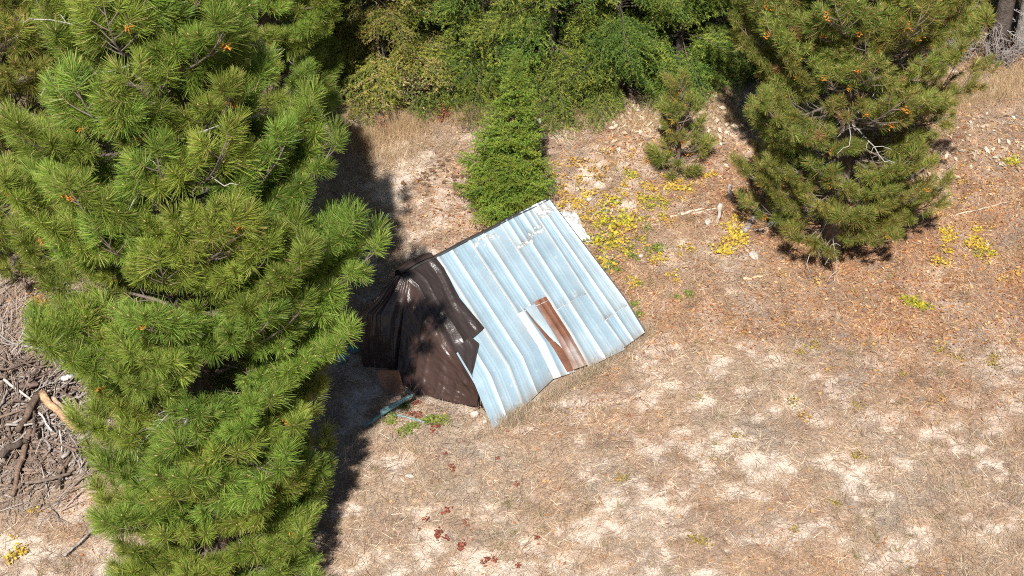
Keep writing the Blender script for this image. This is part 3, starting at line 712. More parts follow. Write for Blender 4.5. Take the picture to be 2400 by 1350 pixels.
for (a, b, c2, d2, rad, col, lb, h0, h1) in [
    (98, 922, 190, 1008, .065, (0.50, 0.32, 0.19), 'thick pale orange log with peeled bark on the heap', .34, .2), (8, 886, 72, 936, .025, (0.62, 0.56, 0.50), 'thin whitish stick poking out of the heap', .3, .3),
    (88, 925, 40, 1010, .06, (0.16, 0.115, 0.09), 'thick dark curved log down the middle of the heap', .34, .22), (68, 1005, 28, 1160, .05, (0.24, 0.165, 0.125), 'long straight brown limb at the foot of the heap', .2, .08),
    (0, 1070, 60, 1030, .06, (0.12, 0.09, 0.075), 'dark blackened log at the left of the heap', .14, .22), (90, 966, 122, 1010, .018, (0.64, 0.60, 0.58), 'short whitish forked stick below the pale log', .3, .24),
    (140, 1008, 144, 1058, .012, (0.66, 0.62, 0.6), 'thin upright whitish twig in the heap', .2, .1), (150, 1300, 225, 1234, .022, (0.40, 0.36, 0.34), 'grey forked branch near the bottom edge', .05, .07),
    (145, 890, 178, 878, .04, (0.66, 0.64, 0.62), 'whitish broken wood under the pine bough', .25, .25), (125, 930, 160, 975, .04, (0.44, 0.33, 0.25), 'light brown branch beside the pale log', .3, .26),
    (60, 1130, 165, 1110, .03, (0.21, 0.16, 0.13), 'long dark limb across the lower heap', .1, .1), (40, 905, 88, 898, .045, (0.17, 0.12, 0.1), 'dark arched root at the top of the heap', .3, .34)]:
    A = gp(a, b, h0); Bq = gp(c2, d2, h1)
    o = link('log', stick_mesh('log', knob((0, 0, 0), Bq - A, 10, rad * .35, r), np.linspace(rad, rad * .7, 10) * r.uniform(.92, 1.08, 10), col, M_bark, (), 9), None, A); tag(o, lb, 'log' if rad > .03 else 'stick')
mb = MB()
n = 16000; x = r.normal(-8.6, 1.5, n); y = r.normal(-2.9, 1.7, n); q = zones(x, y)[3]; k = (r.random(n) < q * 1.6) & (x > -12); x, y = x[k], y[k]; n = len(x)
az = r.normal(1.0, .7, n); el = r.normal(.05, .2, n); d = np.stack([np.cos(az) * np.cos(el), np.sin(az) * np.cos(el), np.sin(el)], -1)
c = np.asarray([(0.30, 0.25, 0.22), (0.2, 0.15, 0.12), (0.42, 0.36, 0.33), (0.36, 0.26, 0.2)])[r.integers(0, 4, n)]
b0 = np.stack([x, y, ground_z(x, y) + r.random(n) * .05], -1); l = r.uniform(.12, .5, n)[:, None]; w_ = r.uniform(.004, .012, n)[:, None]
s_ = norm(np.cross(d, np.array([0, 0, 1.0]))); u_ = np.cross(s_, d)
v = np.stack([b0 - s_ * w_, b0 + u_ * w_, b0 + s_ * w_, b0 + d * l - s_ * w_ * .5, b0 + d * l + u_ * w_ * .6, b0 + d * l + s_ * w_ * .5], 1).reshape(-1, 3)
kk = np.arange(n)[:, None] * 6; mb.add(v, np.concatenate([kk + np.array([0, 1, 4, 3]), kk + np.array([1, 2, 5, 4])]), np.repeat(c, 6, 0))
o = link('twig_litter', mb.mesh('twig_litter', M_twig)); tag(o, 'fine grey and brown twigs strewn around the slash heap', 'twigs', kind='stuff')

# ------------------------------------------------------------------ low leafy plants
def plant_mesh(name, r, n, rad, cols, size, h=.07):
    a = r.uniform(0, 6.283, n); q = rad * np.sqrt(r.random(n)) * r.uniform(.6, 1.1, n)
    lob = 1 + .4 * np.sin(a * r.integers(2, 5) + r.uniform(0, 6))
    P = np.stack([np.cos(a) * q * lob, np.sin(a) * q * lob, r.uniform(.02, h, n)], -1)
    mbx = MB(); c = np.asarray(cols)[r.integers(0, len(cols), n)] * r.uniform(.8, 1.15, (n, 1))
    leaf_quads(mbx, P, r.uniform(size * .7, size * 1.2, n), c, r, .45, .85)
    st = np.arange(0, n, 4)
    for i in st: tube(mbx, [(0, 0, -.01), P[i] * np.array([.5, .5, .6]), P[i]], .003, 3, (0.28, 0.2, 0.1), cap=False)
    return mbx.mesh(name, M_leaf)
YEL = [(0.76, 0.53, 0.05), (0.68, 0.45, 0.05), (0.78, 0.58, 0.10), (0.50, 0.42, 0.07), (0.55, 0.36, 0.12)]
YOR = [(0.64, 0.37, 0.08), (0.68, 0.44, 0.09), (0.52, 0.29, 0.09), (0.68, 0.48, 0.19)]
YGR = [(0.40, 0.40, 0.04), (0.55, 0.48, 0.04), (0.26, 0.32, 0.05), (0.66, 0.52, 0.05)]
GRN = [(0.20, 0.27, 0.05), (0.30, 0.34, 0.05), (0.16, 0.22, 0.06)]
RED = [(0.30, 0.065, 0.045), (0.24, 0.06, 0.04), (0.36, 0.13, 0.075)]
OLV = [(0.36, 0.27, 0.05), (0.44, 0.33, 0.06), (0.30, 0.26, 0.07)]
r = np.random.default_rng(71)
KIND = {k: [plant_mesh('ground_plant', r, n_, rd_, cl, sz) for _ in range(4)] for k, (n_, rd_, cl, sz) in {
    'y': (34, .15, YEL, .055), 'o': (22, .16, YOR, .05), 'g': (40, .16, YGR, .055), 'w': (46, .15, GRN, .06), 'r': (16, .09, RED, .06), 'v': (30, .16, OLV, .05)}.items()}
LAB = {'y': 'low bright yellow leafy plant', 'o': 'low orange yellow leafy plant', 'g': 'low yellow green leafy plant', 'w': 'small green leafy weed', 'r': 'small dark red leafy sprout', 'v': 'low olive brown leafy plant'}
def plants(k, pts, where, group, spread=0, n=1, sc=(.6, 1.1)):
    if k in 'yog': spread *= 1.25; sc = (sc[0] * 1.0, sc[1] * 1.15)
    if k == 'r': sc = (sc[0] * .6, sc[1] * .7)
    for (a, b) in pts:
        for _ in range(n):
            p = gpz(a + r.normal(0, spread), b + r.normal(0, spread * .55))
            o = link({'y': 'yellow_plant', 'o': 'orange_plant', 'g': 'green_plant', 'w': 'green_weed', 'r': 'red_sprout', 'v': 'olive_plant'}[k], KIND[k][r.integers(0, 4)], None, p); o.rotation_euler = (0, 0, r.uniform(0, 6.28)); s = r.uniform(*sc); o.scale = (s, s, s * r.uniform(.8, 1.4))
            tag(o, LAB[k] + ' ' + where, 'plant', group)
S1 = 'in the patch between spruce and shed roof'
plants('o', [(1310, 400), (1322, 425), (1345, 440), (1300, 385), (1360, 400), (1385, 395), (1375, 380), (1320, 440), (1395, 425), (1290, 415)], S1, 'orange plants right of the spruce', 26, 3, (.5, .95))
plants('y', [(1330, 465), (1405, 465), (1420, 455), (1395, 485), (1345, 480)], S1, 'yellow plants right of the spruce', 24, 3, (.5, .9))
S2 = 'along the right edge of the roof'
plants('y', [(1450, 530), (1460, 545), (1440, 535), (1475, 520), (1420, 585), (1425, 600), (1410, 610), (1435, 580)], S2, 'yellow plants beside the roof', 26, 2, (.6, 1.1))
plants('g', [(1425, 560), (1430, 570), (1400, 560), (1385, 575), (1460, 548), (1410, 545), (1372, 560), (1420, 500), (1435, 500)], S2, 'yellow green plants beside the roof', 24, 2, (.6, 1.1))
plants('o', [(1475, 520), (1440, 590), (1450, 585), (1380, 520), (1395, 535), (1480, 535), (1365, 545)], S2, 'orange plants beside the roof', 24, 3, (.5, .9))
plants('w', [(1430, 632), (1435, 625), (1490, 605), (1520, 590), (1515, 540), (1590, 700), (1505, 665), (1490, 715), (1500, 740), (1540, 585), (1600, 690)], 'in the bare soil right of the shed', 'green weeds right of the shed', 8, 2, (.4, .85))
plants('y', [(1470, 665), (1480, 668), (1530, 610), (1600, 590), (1612, 583), (1590, 658), (1545, 605)], 'in bare soil right of the shed', 'yellow plants in bare soil', 7, 2, (.4, .75))
S3 = 'in the open clearing between the saplings'
plants('y', [(1590, 440), (1605, 442), (1580, 445), (1505, 445), (1510, 450)], S3, 'yellow plants mid clearing', 26, 4, (.5, .9))
plants('g', [(1465, 412), (1472, 412), (1515, 470), (1525, 478), (1550, 475), (1505, 520), (1560, 500)], S3, 'yellow green plants mid clearing', 8, 2, (.5, .8))
plants('o', [(1440, 390), (1500, 388), (1495, 370), (1560, 460), (1570, 450), (1545, 515), (1520, 520), (1400, 365), (1470, 510), (1490, 490)], S3, 'orange plants mid clearing', 30, 3, (.45, .85))
plants('y', [(1718, 515), (1722, 530), (1728, 545), (1705, 560), (1715, 575), (1735, 565), (1745, 572), (1700, 590), (1710, 595)], 'in the bright clump beside the stubby log', 'bright yellow clump beside the log', 7, 2, (.6, 1.0))
plants('y', [(1665, 405), (1668, 412)], 'between the small pine and the bushy pine', 'yellow plants between the pines', 6, 2, (.5, .8))
plants('y', [(2205, 555), (2215, 560), (2222, 553), (2213, 615), (2218, 610), (2285, 540), (2290, 560), (2282, 575), (2300, 575)], 'in litter right of the bushy pine', 'yellow plants right of the bushy pine', 7, 2, (.6, 1.0))
plants('g', [(2305, 598), (2312, 590), (2370, 385), (2368, 383), (2140, 708), (2150, 715), (2125, 700), (2165, 722)], 'in litter right of the bushy pine', 'yellow green plants on the right', 6, 2, (.5, .9))
plants('o', [(2270, 440), (2300, 435), (2305, 445), (2285, 490), (2210, 480), (2220, 510), (2225, 525), (2290, 600), (2310, 535), (2240, 640), (2380, 640), (2395, 600), (2360, 660), (2250, 400), (2330, 620)], 'in litter right of the bushy pine', 'orange plants right of the bushy pine', 12, 2, (.4, .8))
plants('o', [(1840, 650), (1835, 655), (1730, 770), (1845, 760), (1840, 765), (1790, 640), (2080, 640), (1980, 640), (1910, 650), (2020, 690), (1960, 870), (1900, 985), (1905, 980), (2240, 830), (2220, 800), (2195, 940), (2200, 945), (2060, 790), (2340, 760)], 'on the brown slope below the bushy pine', 'orange plants on the brown slope', 10, 1, (.4, .8))
plants('v', [(1900, 830), (1910, 820), (2110, 880), (2215, 820), (2230, 850), (1635, 940), (1870, 940), (2010, 950), (1865, 1235), (1660, 1270), (1650, 1265), (1450, 1130), (1960, 1180), (2330, 840), (2340, 850), (1720, 1020), (2010, 1070)], 'on the lower dry slope', 'olive plants on the lower slope', 10, 1, (.5, .9))
plants('w', [(945, 1015), (955, 1010), (915, 988), (925, 980), (1010, 990), (1030, 992), (1045, 990), (947, 958), (970, 1003)], 'on the ground below the teal pole', 'green weeds below the tarp', 6, 2, (.5, .85))
plants('r', [(980, 945), (978, 955), (975, 975), (983, 978), (1012, 1010), (1015, 1002), (966, 975)], 'on the ground below the teal pole', 'red sprouts below the tarp', 4, 1, (.8, 1.2))
plants('r', [(1028, 1075), (1040, 1070), (1057, 1095), (1060, 1100), (1165, 1080), (1210, 1140), (1092, 1235), (1095, 1228), (1048, 1262), (1068, 1282), (1080, 1280), (1085, 1275), (985, 1238), (1027, 1262), (1025, 1245), (1215, 1330), (1155, 1320), (1137, 1318), (1045, 1205), (1255, 1258), (1005, 1222)], 'in the dry grass below the shed', 'red sprouts in the dry grass', 4, 1, (.6, 1.25))
plants('y', [(30, 1310), (40, 1300), (60, 1285), (15, 1260), (70, 1200), (20, 770), (60, 740), (90, 735)], 'at the left edge around the slash heap', 'yellow plants by the slash heap', 8, 1, (.4, .8))
plants('g', [(1150, 515), (1165, 512), (1140, 508), (1180, 520)], 'under the little spruce at the roof ridge', 'yellow green plants under the spruce', 7, 2, (.5, .9))
ros = plant_mesh('dead_rosette', r, 20, .06, [(0.22, 0.13, 0.09), (0.27, 0.17, 0.11)], .045, .03)
for k in range(48):
    p = gpz(r.normal(1035, 42), r.normal(405, 42)); o = link('dead_rosette', ros, None, p); o.rotation_euler = (0, 0, r.uniform(0, 6)); o.scale = (r.uniform(.5, 1.05),) * 3
    tag(o, 'small dark brown dead rosette on bare sand left of the spruce', 'dead plant', 'dead rosettes on the sand')

# ------------------------------------------------------------------ conifers
def shoot(mbn, mbw, p, d, L, nl, n, r, cols, wts, width, droop=0.0, bud=1.0):
    """one bottlebrush shoot: needles all round an axis, the tip ones swept forward"""
    d = d / np.linalg.norm(d); nl = nl * r.uniform(.72, 1.12); n = int(n * r.uniform(.75, 1.1))
    if r.random() < .012: cols = [(0.46, 0.27, 0.10), (0.38, 0.22, 0.10), (0.5, 0.36, 0.16)]; wts = (1, 1, 1)
    t = r.random(n) ** .8
    ang = np.radians(78 - 58 * t + r.normal(0, 9, n)); ph = r.uniform(0, 6.283, n)
    a = np.cross(d, [0.3, 0.5, 0.8]); a /= np.linalg.norm(a); b = np.cross(d, a)
    dd = d[None] * np.cos(ang)[:, None] + (a[None] * np.cos(ph)[:, None] + b[None] * np.sin(ph)[:, None]) * np.sin(ang)[:, None]
    dd[:, 2] -= droop * r.random(n); dd = norm(dd)
    c = np.asarray(cols)[r.choice(len(cols), n, p=np.asarray(wts) / np.sum(wts))] * r.uniform(.7, 1.25, (n, 1)) * r.uniform(.85, 1.15)
    needles(mbn, p[None] + d[None] * (t * L)[:, None], dd, nl * r.uniform(.75, 1.1, n), width, c, r, tip=.5)
    tube(mbw, [p, p + d * L], [.008, .006], 4, (0.25, 0.17, 0.11), cap=False)
    if bud: tube(mbw, [p + d * L, p + d * (L + .03), p + d * (L + .055)], [.010 * bud, .010 * bud, .001], 5, (0.50, 0.36, 0.20))

def pine_bough(L, r, cols, wts, nl=.215, n=250, width=.006, sl=.24, dens=1.0, up=.6, bare=.2, cone=.03, bud=1.0):
    N, Wd = MB(), MB()
    m = 10; t = np.linspace(0, 1, m)
    ax = np.stack([t * L * .96, np.cumsum(r.normal(0, .012 * L, m)), L * (-.08 * np.sin(t * 2.4) + .26 * t ** 3) + np.cumsum(r.normal(0, .006 * L, m))], -1)
    tube(Wd, ax, np.linspace(.006 + .010 * L, .006, m), 6, (0.17, 0.135, 0.115))
    at = lambda q: np.array([np.interp(q, t, ax[:, i]) for i in range(3)])
    dirn = lambda q: norm(at(min(q + .05, 1)) - at(max(q - .05, 0)))
    shoot(N, Wd, at(1.0), norm(dirn(.97) + np.array([0, 0, up])), sl, nl, n, r, cols, wts, width, 0.0, bud)
    k = max(3, int(L * 7.5 * dens)); side = r.choice([-1, 1])
    for i in range(k):
        q = bare + (.97 - bare) * (i + r.uniform(.2, .8)) / k; side = -side
        if r.random() < .12: side = -side
        p = at(q); dx = dirn(q); lat = norm(np.cross(dx, np.array([0, 0, 1.0]))) * side
        a = r.uniform(.5, 1.0); sd_ = norm(dx * math.cos(a) + lat * math.sin(a) + np.array([0, 0, r.uniform(-.1, .35)]))
        l = (.12 + .34 * L * (1 - q)) * r.uniform(.7, 1.2)
        e = p + sd_ * l + np.array([0, 0, .10 * l])
        tube(Wd, [p, (p + e) / 2 - np.array([0, 0, .03 * l]), e], [.008, .007, .006], 5, (0.18, 0.145, 0.12), cap=False)
        shoot(N, Wd, e, norm(sd_ + np.array([0, 0, up * r.uniform(.6, 1.5)])), sl * r.uniform(.8, 1.1), nl, n, r, cols, wts, width, 0.0, bud)
        if r.random() < cone:
            for _ in range(14):
                q3 = e - sd_ * r.uniform(0, .05) + r.normal(0, .028, 3); tube(Wd, [q3, q3 + norm(sd_ + r.normal(0, .5, 3)) * .04], [.011, .006], 4, (0.55, 0.22, 0.035))
        if l > .34:
            for s2 in ((-1, 1) if l > .55 else (r.choice([-1, 1]),)):
                q2 = r.uniform(.45, .8); p2 = p + (e - p) * q2; d2 = norm(sd_ + lat * s2 * .9 + dx * (s2 * -.6) + np.array([0, 0, .4]))
                shoot(N, Wd, p2 + d2 * .08, d2, sl * .85, nl, int(n * .85), r, cols, wts, width, 0.0, bud)
                tube(Wd, [p2, p2 + d2 * .08], .007, 4, (0.25, 0.2, 0.17), cap=False)
    return N, Wd, L

def bare_bough(L, r):
    Wd = MB(); m = 8; t = np.linspace(0, 1, m); G = (0.42, 0.39, 0.37)
    ax = np.stack([t * L, np.cumsum(r.normal(0, .02 * L, m)), -.18 * L * t ** 2 + np.cumsum(r.normal(0, .01 * L, m))], -1)
    tube(Wd, ax, np.linspace(.014, .005, m), 5, G)
    for i in range(2, m):
        for s_ in (-1, 1):
            if r.random() < .75:
                l = r.uniform(.15, .4) * L * .6; e = ax[i] + np.array([l * .7, s_ * l * .7, r.uniform(-.35, .1) * l])
                tube(Wd, [ax[i], (ax[i] + e) / 2 + np.array([0, 0, .03]), e], [.007, .005, .003], 4, G, cap=False)
    return Wd.mesh('bare_bough', M_twig)

GA = [(0.215, 0.325, 0.046), (0.29, 0.40, 0.064), (0.125, 0.215, 0.034), (0.40, 0.45, 0.11), (0.48, 0.36, 0.16)]
WA = (5, 4, 3.2, 2.0, .6)
GB = [(0.245, 0.31, 0.05), (0.33, 0.36, 0.065), (0.145, 0.22, 0.036), (0.44, 0.36, 0.10), (0.48, 0.31, 0.11)]
WB = (4.5, 3.5, 3, 2.2, 1.0)
GC = [(0.205, 0.285, 0.046), (0.28, 0.34, 0.06), (0.12, 0.195, 0.034), (0.42, 0.36, 0.11), (0.44, 0.27, 0.11)]
WC = (4.5, 4, 3, 2.4, 1.8)
def variants_pine(seed, lens, cols, wts, **kw):
    r_ = np.random.default_rng(seed); out = []
    for L in lens:
        for _ in range(3):
            N, Wd, L_ = pine_bough(L * r_.uniform(.95, 1.05), r_, cols, wts, **kw)
            out.append((L, Wd.mesh('bough', M_twig, True), N.mesh('needles', M_needle)))
    return out
V_A = variants_pine(1, (.45, .8, 1.2, 1.6, 2.0, 2.4), GA, WA)
V_B = variants_pine(2, (.6, 1.1, 1.6, 2.1), GB, WB, n=190)
V_C = variants_pine(3, (.4, .8, 1.2, 1.7, 2.2), GC, WC, nl=.15, n=150, width=.0055, sl=.2, dens=1.1, cone=.14, bud=.6)
rb = np.random.default_rng(4)
V_D = [(L, bare_bough(L, rb)) for L in (.5, .8, 1.1) for _ in range(2)]

def trunk_obj(root, H, r0, lean, r, col=(0.16, 0.115, 0.09)):
    mbx = MB(); m = 16; t = np.linspace(0, 1, m)
    P = np.stack([lean[0] * t + .04 * np.sin(t * 7 + r.uniform(0, 6)), lean[1] * t + .04 * np.sin(t * 6 + r.uniform(0, 6)), -.1 + (H + .1) * t], -1)
    P[:, :2] -= P[0, :2]
    tube(mbx, P, r0 * (1 - t) ** .85 + .012 + .25 * r0 * np.exp(-t * 25), 10, col)
    link('trunk', mbx.mesh('trunk', M_bark, True), root)
    return lambda h: np.array([np.interp(h, P[:, 2], P[:, i]) for i in range(3)])

def pine(label, base, H, r0, prof, V, dz, per, seed, lean=(0, 0), tilt=((0, -2), (.4, 12), (.8, 38), (1, 62)), dead=0.0, deadmax=.6, start=.4, top=True, skip=None, lvar=(.78, 1.12), group=None, name='pine_tree', per_var=.6):
    r_ = np.random.default_rng(seed)
    root = thing(name, label, 'pine tree', base, group)
    at = trunk_obj(root, H, r0, lean, r_)
    ph, pr = zip(*prof); th_, tv = zip(*tilt)
    h = start; az0 = r_.uniform(0, 6)
    while h < H - .12:
        n = per if r_.random() < per_var else per - 1
        if h > .8 * H: n = max(3, n - 1)
        az0 += r_.uniform(.4, .9)
        for k in range(n):
            az = az0 + k * 2 * math.pi / n + r_.normal(0, .22); hh = h + r_.normal(0, .07)
            L = float(np.interp(hh, ph, pr)) * r_.uniform(*lvar)
            if skip and skip(hh, az): continue
            isdead = dead and hh < deadmax * H and r_.random() < dead
            pool = V_D if isdead else V
            d = min(abs(v[0] - L) for v in pool); cand = [v for v in pool if abs(abs(v[0] - L) - d) < 1e-6]
            v = cand[r_.integers(0, len(cand))]; s = L / v[0]; s = min(max(s, .75), 1.3)
            ti = math.radians(float(np.interp(hh / H, th_, tv)) + r_.normal(0, 7))
            if isdead: ti -= .15; s *= .85
            b = link('bare_bough' if isdead else 'bough', v[1], root)
            b.matrix_local = Matrix.Translation(Vector(at(hh))) @ Matrix.Rotation(az, 4, 'Z') @ Matrix.Rotation(-ti, 4, 'Y') @ Matrix.Rotation(r_.normal(0, .25), 4, 'X') @ Matrix.Scale(s, 4)
            if not isdead: link('needles', v[2], b)
        h += dz * r_.uniform(.8, 1.2)
    v = V[r_.integers(0, 3)]; b = link('bough', v[1], root); b.matrix_local = Matrix.Translation(Vector(at(H - .25))) @ Matrix.Rotation(-math.radians(85), 4, 'Y'); link('needles', v[2], b)
    return root

# big pine that fills the left third
big = pine('tall bushy green pine with long needles filling the left foreground', gpz(524, 1335), 12.2, .20,
     [(0, 1.5), (1, 1.55), (2.5, 1.6), (3.6, 1.85), (5, 2.3), (6.2, 2.25), (7.5, 1.8), (9, 1.35), (11, .65), (12.2, .3)], V_A, .39, 7, 108, dead=.05, deadmax=.8, lean=(-.25, .1), start=.35)
for h_, az_, s_ in ((4.0, -.25, 1.0), (4.7, .05, 1.12), (5.5, -.12, 1.05), (6.2, .2, .95), (2.6, .1, .85), (1.6, -.1, .8)):     # long limbs reaching towards the shed
    v_ = V_A[15 + int(h_ * 10) % 3] if h_ > 3 else V_A[12 + int(h_ * 10) % 3]
    b_ = link('bough', v_[1], big); b_.matrix_local = Matrix.Translation((-.25 * h_ / 12.2, .1 * h_ / 12.2, h_)) @ Matrix.Rotation(az_, 4, 'Z') @ Matrix.Rotation(-.12, 4, 'Y') @ Matrix.Scale(s_, 4)
    link('needles', v_[2], b_)
pine('yellowish green pine behind the tall one at the left edge', gpz(90, 640), 8.5, .15,
     [(0, 1.5), (2, 1.9), (4, 1.8), (6, 1.3), (8, .6), (8.5, .3)], V_B, .42, 6, 102, start=.7)
pine('pine with golden tinged needles behind the tall left pine', gpz(330, 330), 7.5, .14,
     [(0, 1.7), (2, 2.0), (4, 1.7), (6, 1.0), (7.5, .3)], V_B, .42, 6, 103, start=.35)
pine('dark green pine behind the tall pine at the top edge', gpz(640, 352), 8.5, .16,
     [(0, 1.3), (2, 1.6), (4, 1.5), (6, 1.1), (8, .3)], V_A, .45, 5, 104, start=1.2)
pine('bushy pine with dead grey lower twigs on the right', gpz(1940, 600), 8.6, .17,
     [(0, 1.5), (.8, 1.75), (1.5, 1.7), (2.4, 1.8), (3.4, 2.35), (5, 2.65), (6.5, 1.7), (8, .7), (8.6, .3)], V_C, .27, 7, 119, dead=.17, deadmax=.6, start=.85, lvar=(.66, 1.08))
pine('sparse knee high pine sapling left of the bushy pine', gpz(1582, 395), 1.7, .03,
     [(0, .48), (.4, .52), (1.0, .38), (1.4, .24), (1.7, .12)], V_C[:6], .29, 4, 106, start=.15, name='pine_sapling')

# firs: flat drooping sprays
def fir_bough(L, r, cols, wts, dens=1.0, nl=.036, droop=.40, wid=.008, q0=.27, hang=1.5):
    N = MB(); m = 9; t = np.linspace(0, 1, m)
    ax = np.stack([t * L, np.cumsum(r.normal(0, .012 * L, m)), L * (.10 * t - droop * t ** 2)], -1)
    tube(N, ax, np.linspace(.004 + .006 * L, .003, m), 5, (0.13, 0.10, 0.08), 1)
    segs = []
    at = lambda q: np.array([np.interp(q, t, ax[:, i]) for i in range(3)])
    k = int(L / .040 * dens)
    for i in range(k):
        q = q0 + (1 - q0) * (i + r.random()) / k; s_ = 1 if i % 2 else -1
        l = (.10 + .48 * L * (1 - q) ** .8 * min(1, q * 3 + .25)) * r.uniform(.65, 1.15)
        a = r.uniform(.75, 1.1); d = norm(np.array([math.cos(a), s_ * math.sin(a), r.uniform(-.3, .12)]))
        p = at(q); e = p + d * l + np.array([0, 0, -.25 * l * r.random()])
        segs.append((p, e))
        kk = int(l / .07)
        for j in range(kk):
            q2 = (j + r.uniform(.3, .9)) / max(kk, 1); p2 = p + (e - p) * q2; s2 = 1 if j % 2 else -1
            a2 = a * s_ + s2 * r.uniform(.6, 1.0); l2 = r.uniform(.07, .17) * (1.1 - .5 * q2)
            segs.append((p2, p2 + np.array([math.cos(a2) * l2, math.sin(a2) * l2, -l2 * r.uniform(-.3, hang)])))
    segs += [(at(.3), at(.5))]; segs.append((at(.5), at(.75))); segs.append((at(.75), at(1.0)))
    A = np.array([s_[0] for s_ in segs]); Bq = np.array([s_[1] for s_ in segs]); ln = np.linalg.norm(Bq - A, axis=1)
    cnt = np.maximum(3, (ln / .0085 * dens).astype(int)); idx = np.repeat(np.arange(len(segs)), cnt); n = len(idx)
    tt = r.random(n); d = norm(Bq - A)[idx]; p = A[idx] + (Bq - A)[idx] * tt[:, None]
    rd = norm(r.normal(size=(n, 3)) + np.array([0, 0, .25])); dd = norm(d * r.uniform(.5, 1.1, (n, 1)) + rd * .75)
    sc = r.choice(len(cols), len(segs), p=np.asarray(wts) / np.sum(wts))
    c = np.asarray(cols)[sc][idx] * r.uniform(.75, 1.2, (n, 1))
    needles(N, p, dd, nl * r.uniform(.7, 1.2, n), wid, c, r, tip=.6)
    return N.mesh('bough', [M_fir, M_twig])
def variants_fir(seed, lens, cols, wts, k=3, **kw):
    r_ = np.random.default_rng(seed); return [(L, fir_bough(L, r_, cols, wts, **kw)) for L in lens for _ in range(k)]
FG = [(0.125, 0.20, 0.037), (0.20, 0.285, 0.045), (0.05, 0.095, 0.025), (0.31, 0.36, 0.062)]
FY = [(0.24, 0.27, 0.048), (0.36, 0.345, 0.065), (0.11, 0.155, 0.035), (0.42, 0.32, 0.09), (0.46, 0.38, 0.18)]
FS = [(0.165, 0.27, 0.036), (0.225, 0.325, 0.042), (0.12, 0.20, 0.04), (0.32, 0.37, 0.06)]
V_F = variants_fir(21, (.6, 1.1, 1.6, 2.1), FG, (4, 3.5, 2, 2))
V_Y = variants_fir(22, (.6, 1.1, 1.6, 2.1), FY, (4, 3, 3, 1.6, 1.5))
V_S = variants_fir(23, (.25, .45, .7, .95), FS, (4, 4, 2, 2), k=3, dens=1.25, nl=.026, droop=.05, wid=.007, q0=.12, hang=.8)

def fir(label, base, H, R0, V, dz, per, seed, start=.25, tilt=((0, -14), (.5, 0), (1, 40)), name='fir_tree', cat='fir tree', prof=None, group=None, r0=None, whorl=None, skirt=0):
    r_ = np.random.default_rng(seed); root = thing(name, label, cat, base, group)
    at = trunk_obj(root, H, r0 or .02 + .018 * H, (r_.normal(0, .1), r_.normal(0, .1)), r_, (0.10, 0.082, 0.07))
    prof = prof or [(0, R0), (.15 * H, R0), (.6 * H, R0 * .6), (H, .12)]
    ph, pr = zip(*prof); th_, tv = zip(*tilt); h = start; az = r_.uniform(0, 6)
    while h < H - .05:
        az += 2.4 + r_.normal(0, .3); hw = h if not whorl else start + whorl * round((h - start) / whorl) + r_.normal(0, .05); hw = max(hw, .12)
        L = float(np.interp(h, ph, pr)) * r_.uniform(.6, 1.15)
        d = min(abs(v[0] - L) for v in V); cand = [v for v in V if abs(abs(v[0] - L) - d) < 1e-6]; v = cand[r_.integers(0, len(cand))]
        s = min(max(L / v[0], .45), 1.4); ti = math.radians(float(np.interp(h / H, th_, tv)) + r_.normal(0, 8))
        b = link('bough', v[1], root)
        b.matrix_local = Matrix.Translation(Vector(at(hw))) @ Matrix.Rotation(az, 4, 'Z') @ Matrix.Rotation(-ti, 4, 'Y') @ Matrix.Rotation(r_.normal(0, .3), 4, 'X') @ Matrix.Scale(s, 4)
        h += dz / per * r_.uniform(.7, 1.3)
    for k in range(skirt):          # low boughs that sweep the ground
        v = V[len(V) // 2 + r_.integers(0, 5) - 2]; b = link('bough', v[1], root)
        b.matrix_local = Matrix.Translation(Vector(at(r_.uniform(.3, .75)))) @ Matrix.Rotation(k * 2.4 + r_.normal(0, .3), 4, 'Z') @ Matrix.Rotation(r_.uniform(-.05, .15), 4, 'Y') @ Matrix.Rotation(r_.normal(0, .3), 4, 'X') @ Matrix.Scale(r_.uniform(.7, 1.0), 4)
    b = link('bough', V[0][1], root); b.matrix_local = Matrix.Translation(Vector(at(H - .1))) @ Matrix.Rotation(-math.radians(86), 4, 'Y') @ Matrix.Scale(.6, 4)
    return root
fir('small bright green spruce standing behind the shed', gpz(1186, 497), 3.3, .85, V_S, .10, 7, 201, start=.10, name='spruce_tree', cat='spruce tree', tilt=((0, 6), (.5, 20), (1, 60)),
    prof=[(0, .80), (.35, .86), (1.0, .72), (2.0, .42), (2.8, .18), (3.25, .05)])
